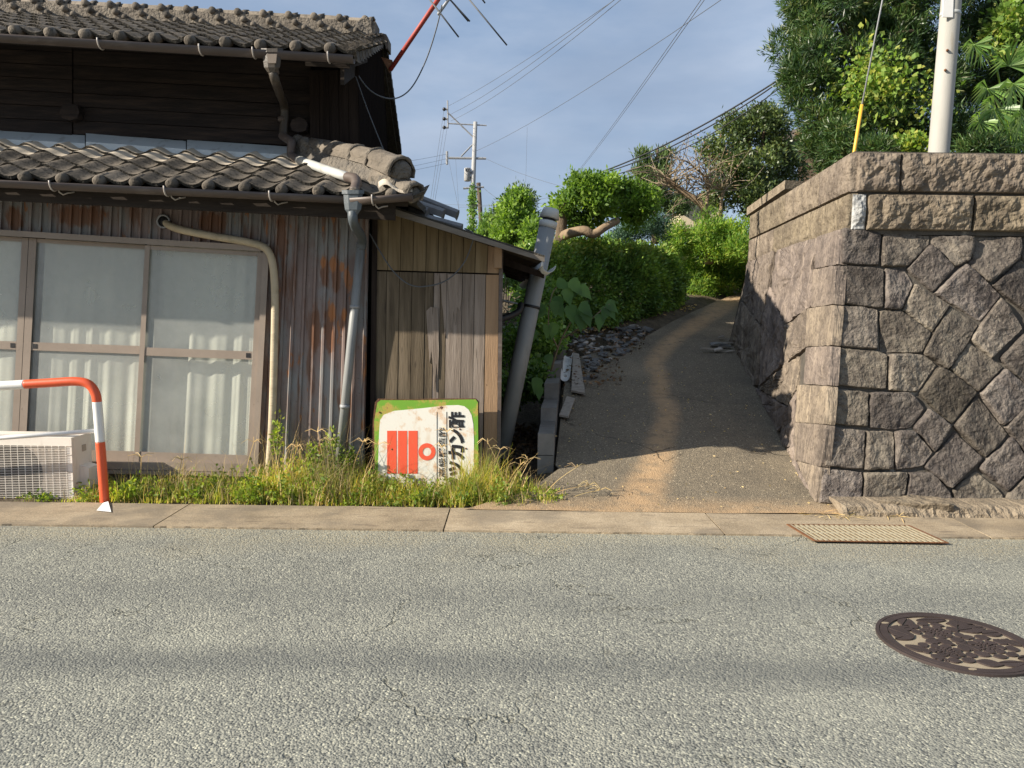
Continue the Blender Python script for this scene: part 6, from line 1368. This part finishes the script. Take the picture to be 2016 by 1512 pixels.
foliage('leaves', [B(1400, 560, 19, 40, .6, 34), B(1450, 550, 18.6, 34, .6, 40), B(1490, 530, 18.6, 34, .6, 60), B(1350, 540, 19.5, 50, .6, 50), B(1430, 500, 19.5, 60, .6, 50), B(1290, 520, 20, 60, .6, 60), B(1200, 510, 20, 60, .6, 60), B(1120, 520, 20, 50, .6, 60)], 2300, 8, .11, .055, M_HEDGE, .09, .3, .4, .3, 21, bg)
# dark shrub in the corridor behind the lean-to, and tangled dry branches
cs_ = thing('corridor_shrub', P(1030, 720, 9.4), 'dark shrub crowding the passage between lean-to and block wall', 'shrub')
foliage('leaves', [B(1035, 690, 9.6, 45, .4, 60), B(1075, 650, 9.6, 35, .4, 55), B(1010, 760, 9.3, 40, .4, 50), B(1060, 600, 10.2, 40, .4, 45), B(1050, 740, 9.0, 30, .3, 40)], 900, 8, .07, .045, M_HEDGE, .06, .2, .3, .3, 16, cs_)
mb = MB(); db = random.Random(8)
for k in range(70):
    p = P(db.uniform(985, 1040), db.uniform(590, 670), db.uniform(10.2, 11)); d = Vector((db.uniform(-1, 1), db.uniform(-.4, .4), db.uniform(-.6, .6))).normalized(); mb.tube([p, p + d * .2 + Vector((0, 0, .03)), p + d * .45], [.008, .007, .004], 4)
o = tag(mb.build('brush_pile', M_TWIG), 'tangle of dry twigs seen under the lean-to eave', 'brush', kind='stuff')
# broad-leaved seedling over the block wall
bl = thing('broad_leaf_plant', P(1095, 700, 8.4), 'young plant with large drooping green leaves over the block wall', 'plant')
limb(bl, [P(1085, 730, 8.3), P(1100, 680, 8.2), P(1120, 640, 8.1), P(1140, 610, 8.05)], .012, .006, M_TWIG, 'stem'); limb(bl, [P(1105, 668, 8.2), P(1150, 640, 8.0), P(1185, 610, 7.9), P(1205, 595, 7.9)], .008, .004, M_TWIG, 'stem'); limb(bl, [P(1098, 685, 8.2), P(1080, 640, 8.1), P(1085, 585, 8.1), P(1100, 560, 8.1)], .008, .004, M_TWIG, 'stem')
def big_leaf(px, py, Y, L, ang, droop):
    o = P(px, py, Y); d = Vector((math.cos(ang), -.25, -math.sin(ang) - droop * .3)).normalized(); s_ = d.cross(Vector((0, -1, .25))).normalized(); n_ = s_.cross(d)
    prof = [(0, .0), (.06, .26), (.22, .40), (.36, .33), (.46, .36), (.65, .22), (.85, .07), (1, 0)]
    vs = []; m = len(prof)
    for t, w in prof:
        cpt = o + d * L * t - Vector((0, 0, droop * L * .35 * t * t)); vs += [cpt - s_ * w * L + n_ * .12 * L * w, cpt, cpt + s_ * w * L + n_ * .12 * L * w]
    fs = []
    for i in range(m - 1): fs += [(3 * i, 3 * i + 1, 3 * i + 4, 3 * i + 3), (3 * i + 1, 3 * i + 2, 3 * i + 5, 3 * i + 4)]
    link('leaf', mesh_of('leaf', vs, fs, M_BIGLEAF, True), bl)
for a in [(1085, 560, 8.1, .20, -.3, 1), (1110, 555, 8.0, .22, .5, 1), (1100, 575, 8.1, .2, 1.6, 1), (1130, 560, 8.0, .2, .2, 1.2), (1075, 590, 8.1, .2, 2.2, 1), (1090, 600, 8.0, .17, 1.4, 1), (1065, 612, 8.1, .2, 2.6, .9), (1120, 600, 8.0, .22, 1.2, 1), (1140, 610, 8.0, .24, 1.4, 1), (1150, 590, 7.9, .2, .3, 1.1), (1160, 615, 7.9, .2, 1.0, 1), (1180, 598, 7.9, .19, .6, 1), (1200, 588, 7.9, .18, .1, 1.1), (1195, 600, 7.9, .17, 2.0, 1), (1140, 625, 7.95, .2, 1.5, .8), (1175, 610, 7.9, .18, 1.7, .9), (1080, 630, 8.1, .18, 2.0, 1), (1062, 640, 8.1, .16, 1.8, 1), (1065, 705, 8.1, .16, 1.3, .5), (1062, 735, 8.0, .2, 1.9, .6), (1050, 755, 8.0, .15, 1.6, .8), (1090, 645, 8.1, .16, 1.7, 1.2), (1115, 575, 8.0, .2, 1.1, 1), (1100, 590, 8.05, .2, .6, 1)]: big_leaf(a[0] + 14 * math.sin(a[1]), a[1] + 8 * math.cos(a[0]), a[2], a[3] * .82, a[4], a[5])
# grass and weeds along the house front
def blades(n, xf, yf, hf, wid, mat, name, seg_=3, lean=.55, label=None):
    x = xf(n); y = yf(n); h = hf(x) * RNG.uniform(.35, 1.15, n); az = RNG.uniform(0, 2 * math.pi, n); le = RNG.uniform(.1, 1, n) * lean
    d = np.stack([np.cos(az), np.sin(az) * .7, 0 * az], 1); sv = np.stack([-np.sin(az), np.cos(az), 0 * az], 1); w = wid * RNG.uniform(.6, 1.3, n)
    b = np.stack([x, y, 0 * x], 1); rows = []
    for k in range(seg_ + 1):
        t = k / seg_; c_ = b + d * (h * le * t ** 2)[:, None] + np.stack([0 * x, 0 * x, h * (t - .35 * le * t ** 2)], 1); ww = (w * (1 - t * .92))[:, None]
        rows += [c_ - sv * ww, c_ + sv * ww]
    v = np.stack(rows, 1); m = 2 * (seg_ + 1); v = v.reshape(-1, 3)
    q = np.concatenate([np.stack([np.arange(n) * m + 2 * k, np.arange(n) * m + 2 * k + 1, np.arange(n) * m + 2 * k + 3, np.arange(n) * m + 2 * k + 2], 1) for k in range(seg_)])
    o = link(name, np_mesh(name, v, q, mat)); return tag(o, label, 'grass', kind='stuff')
XP = lambda px: (px - 1008) / 1514 * 6.05
HX = [XP(0), XP(150), XP(200), XP(300), XP(450), XP(560), XP(650), XP(740), XP(850), XP(930), XP(990), XP(1060), XP(1130)]
HH = [.05, .06, .14, .19, .22, .32, .34, .20, .13, .26, .26, .15, .05]
hfun = lambda x: np.interp(x, HX, HH)
DEN = [.10, .15, .42, .6, .5, .8, .95, .8, .55, .95, .75, .6, .2]
def tuft(n, k, spread=.05):
    nt = max(1, n // k); cx = RNG.uniform(XP(-60), XP(1125), nt * 3); keep = RNG.uniform(0, 1, nt * 3) < np.interp(cx, HX, DEN); cx = cx[keep][:nt]; nt = len(cx)
    cy = 5.72 + .55 * RNG.beta(1.5, 1.6, nt); hh = RNG.uniform(.35, 1.25, nt) ** 1.3
    x = np.repeat(cx, k) + RNG.normal(size=nt * k) * spread; y = np.clip(np.repeat(cy, k) + RNG.normal(size=nt * k) * spread * .6, 5.68, 6.33); return x, y, np.repeat(hh, k)
def tufts(n, k, wid, mat, name, label, hk=1.0, lean=.7, spread=.05):
    x, y, h = tuft(n, k, spread)
    front = np.interp(y, [5.66, 5.85, 6.3], [.45, .9, 1.1])
    return blades(len(x), lambda n_: x, lambda n_: y, lambda xx: hfun(xx) * h * front * hk, wid, mat, name, lean=lean, label=label)
def xs_f(n): return tuft(n, 1)[0]
yf1 = lambda n: 5.70 + .58 * RNG.beta(1.6, 1.5, n)
tufts(6400, 14, .0042, M_GRASS, 'grass', 'yellow green grass growing along the foot of the house')
tufts(5000, 10, .0032, M_GRASS, 'short_grass', 'low matted grass at the edge of the gutter slabs', hk=.45, lean=1.2, spread=.09)
tufts(2600, 4, .0024, M_STRAW, 'dry_grass', 'dry straw coloured stems among the roadside grass', hk=1.7, lean=.95, spread=.06)
blades(260, lambda n: RNG.normal(XP(945), .09, n), lambda n: RNG.uniform(5.8, 6.15, n), lambda x: .42 + 0 * x, .0042, M_GRASS, 'tall_grass', lean=.8, label='tall arching grass clump beside the enamel sign')
# weeds: small leaves on short stems
wx, wy, wh = tuft(1150, 5, .04); n = len(wx); wh = hfun(wx) * wh * RNG.uniform(.2, .95, n)
base = np.repeat(np.stack([wx, wy, wh], 1), 9, 0); base[:, 2] *= RNG.uniform(.2, 1, len(base)); base += RNG.normal(size=base.shape) * np.array((.03, .02, .012)); base[:, 2] = np.abs(base[:, 2])
v_ = leaf_cloud(base, unit(len(base)) + np.array((0, -.2, .4)), .038, .02)
tag(link('weeds', np_mesh('weeds', v_, np.arange(len(v_)).reshape(-1, 4), M_WEED)), 'small leafy weeds mixed in the grass by the house wall', 'weeds', kind='stuff')
# climbing weeds on the downpipe and hose foot
cw = thing('climbing_weed', P(690, 960, 6.2), 'weed climbing the sheet metal by the slanting downpipe foot', 'weed')
foliage('leaves', [B(655, 890, 6.2, 10, .05, 45), B(548, 860, 6.25, 8, .04, 40), B(620, 900, 6.15, 16, .05, 30), B(690, 910, 6.2, 14, .05, 25)], 130, 5, .035, .022, M_WEED, .02, .2, .2, .3, 3, cw)
# finger-grass seed stalks
mb = MB(); fg = random.Random(4)
def stalk(p, top, nf, fl, droop):
    mb.tube(spline([p, lerp(p, top, .5) + Vector((0, -.01, .03)), top], 4), .0028, 4)
    for k in range(nf):
        a = 2 * math.pi * k / nf + fg.random(); d = Vector((math.cos(a), .5 * math.sin(a), .25)).normalized(); mb.tube([top, top + d * fl * .5 + Vector((0, 0, .01)), top + d * fl - Vector((0, 0, droop * fl))], [.0028, .0025, .0015], 4)
for (x0, y0, x1, y1) in [(1060, 985, 1135, 920), (1050, 990, 1160, 955), (985, 980, 1025, 915), (985, 985, 1040, 905), (880, 960, 870, 880), (280, 985, 278, 900), (350, 980, 358, 905), (640, 930, 625, 850), (660, 930, 650, 868), (480, 960, 500, 870), (690, 940, 715, 870), (900, 950, 880, 850), (1000, 970, 960, 870), (1090, 1000, 1180, 965), (960, 960, 985, 885), (720, 960, 745, 875), (570, 960, 585, 880)]: stalk(P(x0, y0, 5.95) * 1.0, P(x1, y1, 5.9), fg.randint(4, 6), .10, fg.uniform(.1, .5))
tag(mb.build('seed_stalks', M_STRAW), 'spreading finger-like grass seed heads above the weeds', 'grass', kind='stuff')
# leaf litter and grit
def litter(name, xy, zf, L, W_, mat, label, cat):
    n = len(xy); pts = np.array([(x, y, zf(x, y)) for x, y in xy]); d = unit(n); d[:, 2] *= .25
    v = leaf_cloud(pts, d, L, W_); tag(link(name, np_mesh(name, v, np.arange(len(v)).reshape(-1, 4), mat)), label, cat, kind='stuff')
q = []
while len(q) < 900:
    x, y = RNG.uniform(-.1, .6), RNG.uniform(6.3, 9.6)
    if x < wall_x(y) - .02: q.append((x, y))
litter('leaf_litter', q, lambda x, y: hill(x, y) + .02, .06, .035, M_LITTER, 'brown dead leaves littering the dark passage', 'leaves')
q = [(lerp(hb[1].x, hb[5].x, t) - .1 + RNG.normal() * .14, lerp(hb[1].y, hb[5].y, t) + RNG.normal() * .12) for t in RNG.uniform(0, 1, 700)]
litter('hedge_litter', q, lambda x, y: g(y) + .02, .06, .03, M_STRAW, 'dry grass and dead leaves under the hedge', 'leaves')
q = []
while len(q) < 420:
    p = D(RNG.uniform(1112, 1275), RNG.uniform(640, 760), .03); px_ = 1008 + p.x / p.y * 1514
    q.append((p.x, p.y)) if p.x < wall_x(p.y) + .75 else None
litter('rubble_litter', q, lambda x, y: g(y) + .045, .055, .03, M_LITTER, 'brown dead leaves caught among the broken roof tiles', 'leaves')
q = [(RNG.uniform(.4, 2.6), RNG.uniform(5.7, 9.5)) for _ in range(260)]
litter('path_debris', q, lambda x, y: g(y) + .014, .022, .012, M_STRAW, 'small pale leaf and twig fragments scattered on the driveway', 'debris')
q = [(RNG.uniform(2.2, 2.9), RNG.uniform(5.5, 5.62)) for _ in range(60)]
litter('straw_wisp', q, lambda x, y: .03, .12, .006, M_STRAW, 'wisps of dry straw at the corner of the footing', 'straw')
# glimpses of buildings behind the garden
fh = thing('far_house', P(1590, 330, 21), 'brown tiled house corner glimpsed between the evergreen trees', 'house')
MB().hexa([P(1570, 420, 21), P(1650, 420, 21), P(1650, 285, 21), P(1570, 285, 21)], [P(1570, 420, 24), P(1650, 420, 24), P(1650, 285, 24), P(1570, 285, 24)]).build('wall', plain('brown_plaster', c(.16, .11, .075), .9), fh)
MB().prism([P(1562, 275, 20.6), P(1580, 248, 21), P(1670, 280, 21), P(1670, 300, 20.6)], (0, 3.5, .3)).build('roof', M_FARROOF, fh); MB().tube([P(1565, 262, 20.6), P(1620, 275, 20.6)], .05, 6).build('roof_edge', M_BOARD_P, fh)
fs_ = thing('far_shed', P(1370, 430, 22), 'cream shed gable glimpsed behind the bare tree', 'shed')
MB().prism([P(1340, 450, 22), P(1420, 450, 22), P(1420, 405, 22), P(1380, 388, 22), P(1340, 412, 22)], (0, 2.5, 0)).build('wall', M_CREAM, fs_); MB().prism([P(1335, 414, 21.8), P(1380, 386, 21.8), P(1425, 406, 21.8), P(1425, 400, 21.8), P(1380, 379, 21.8), P(1335, 406, 21.8)], (0, 3, 0)).build('roof', M_FARROOF, fs_)
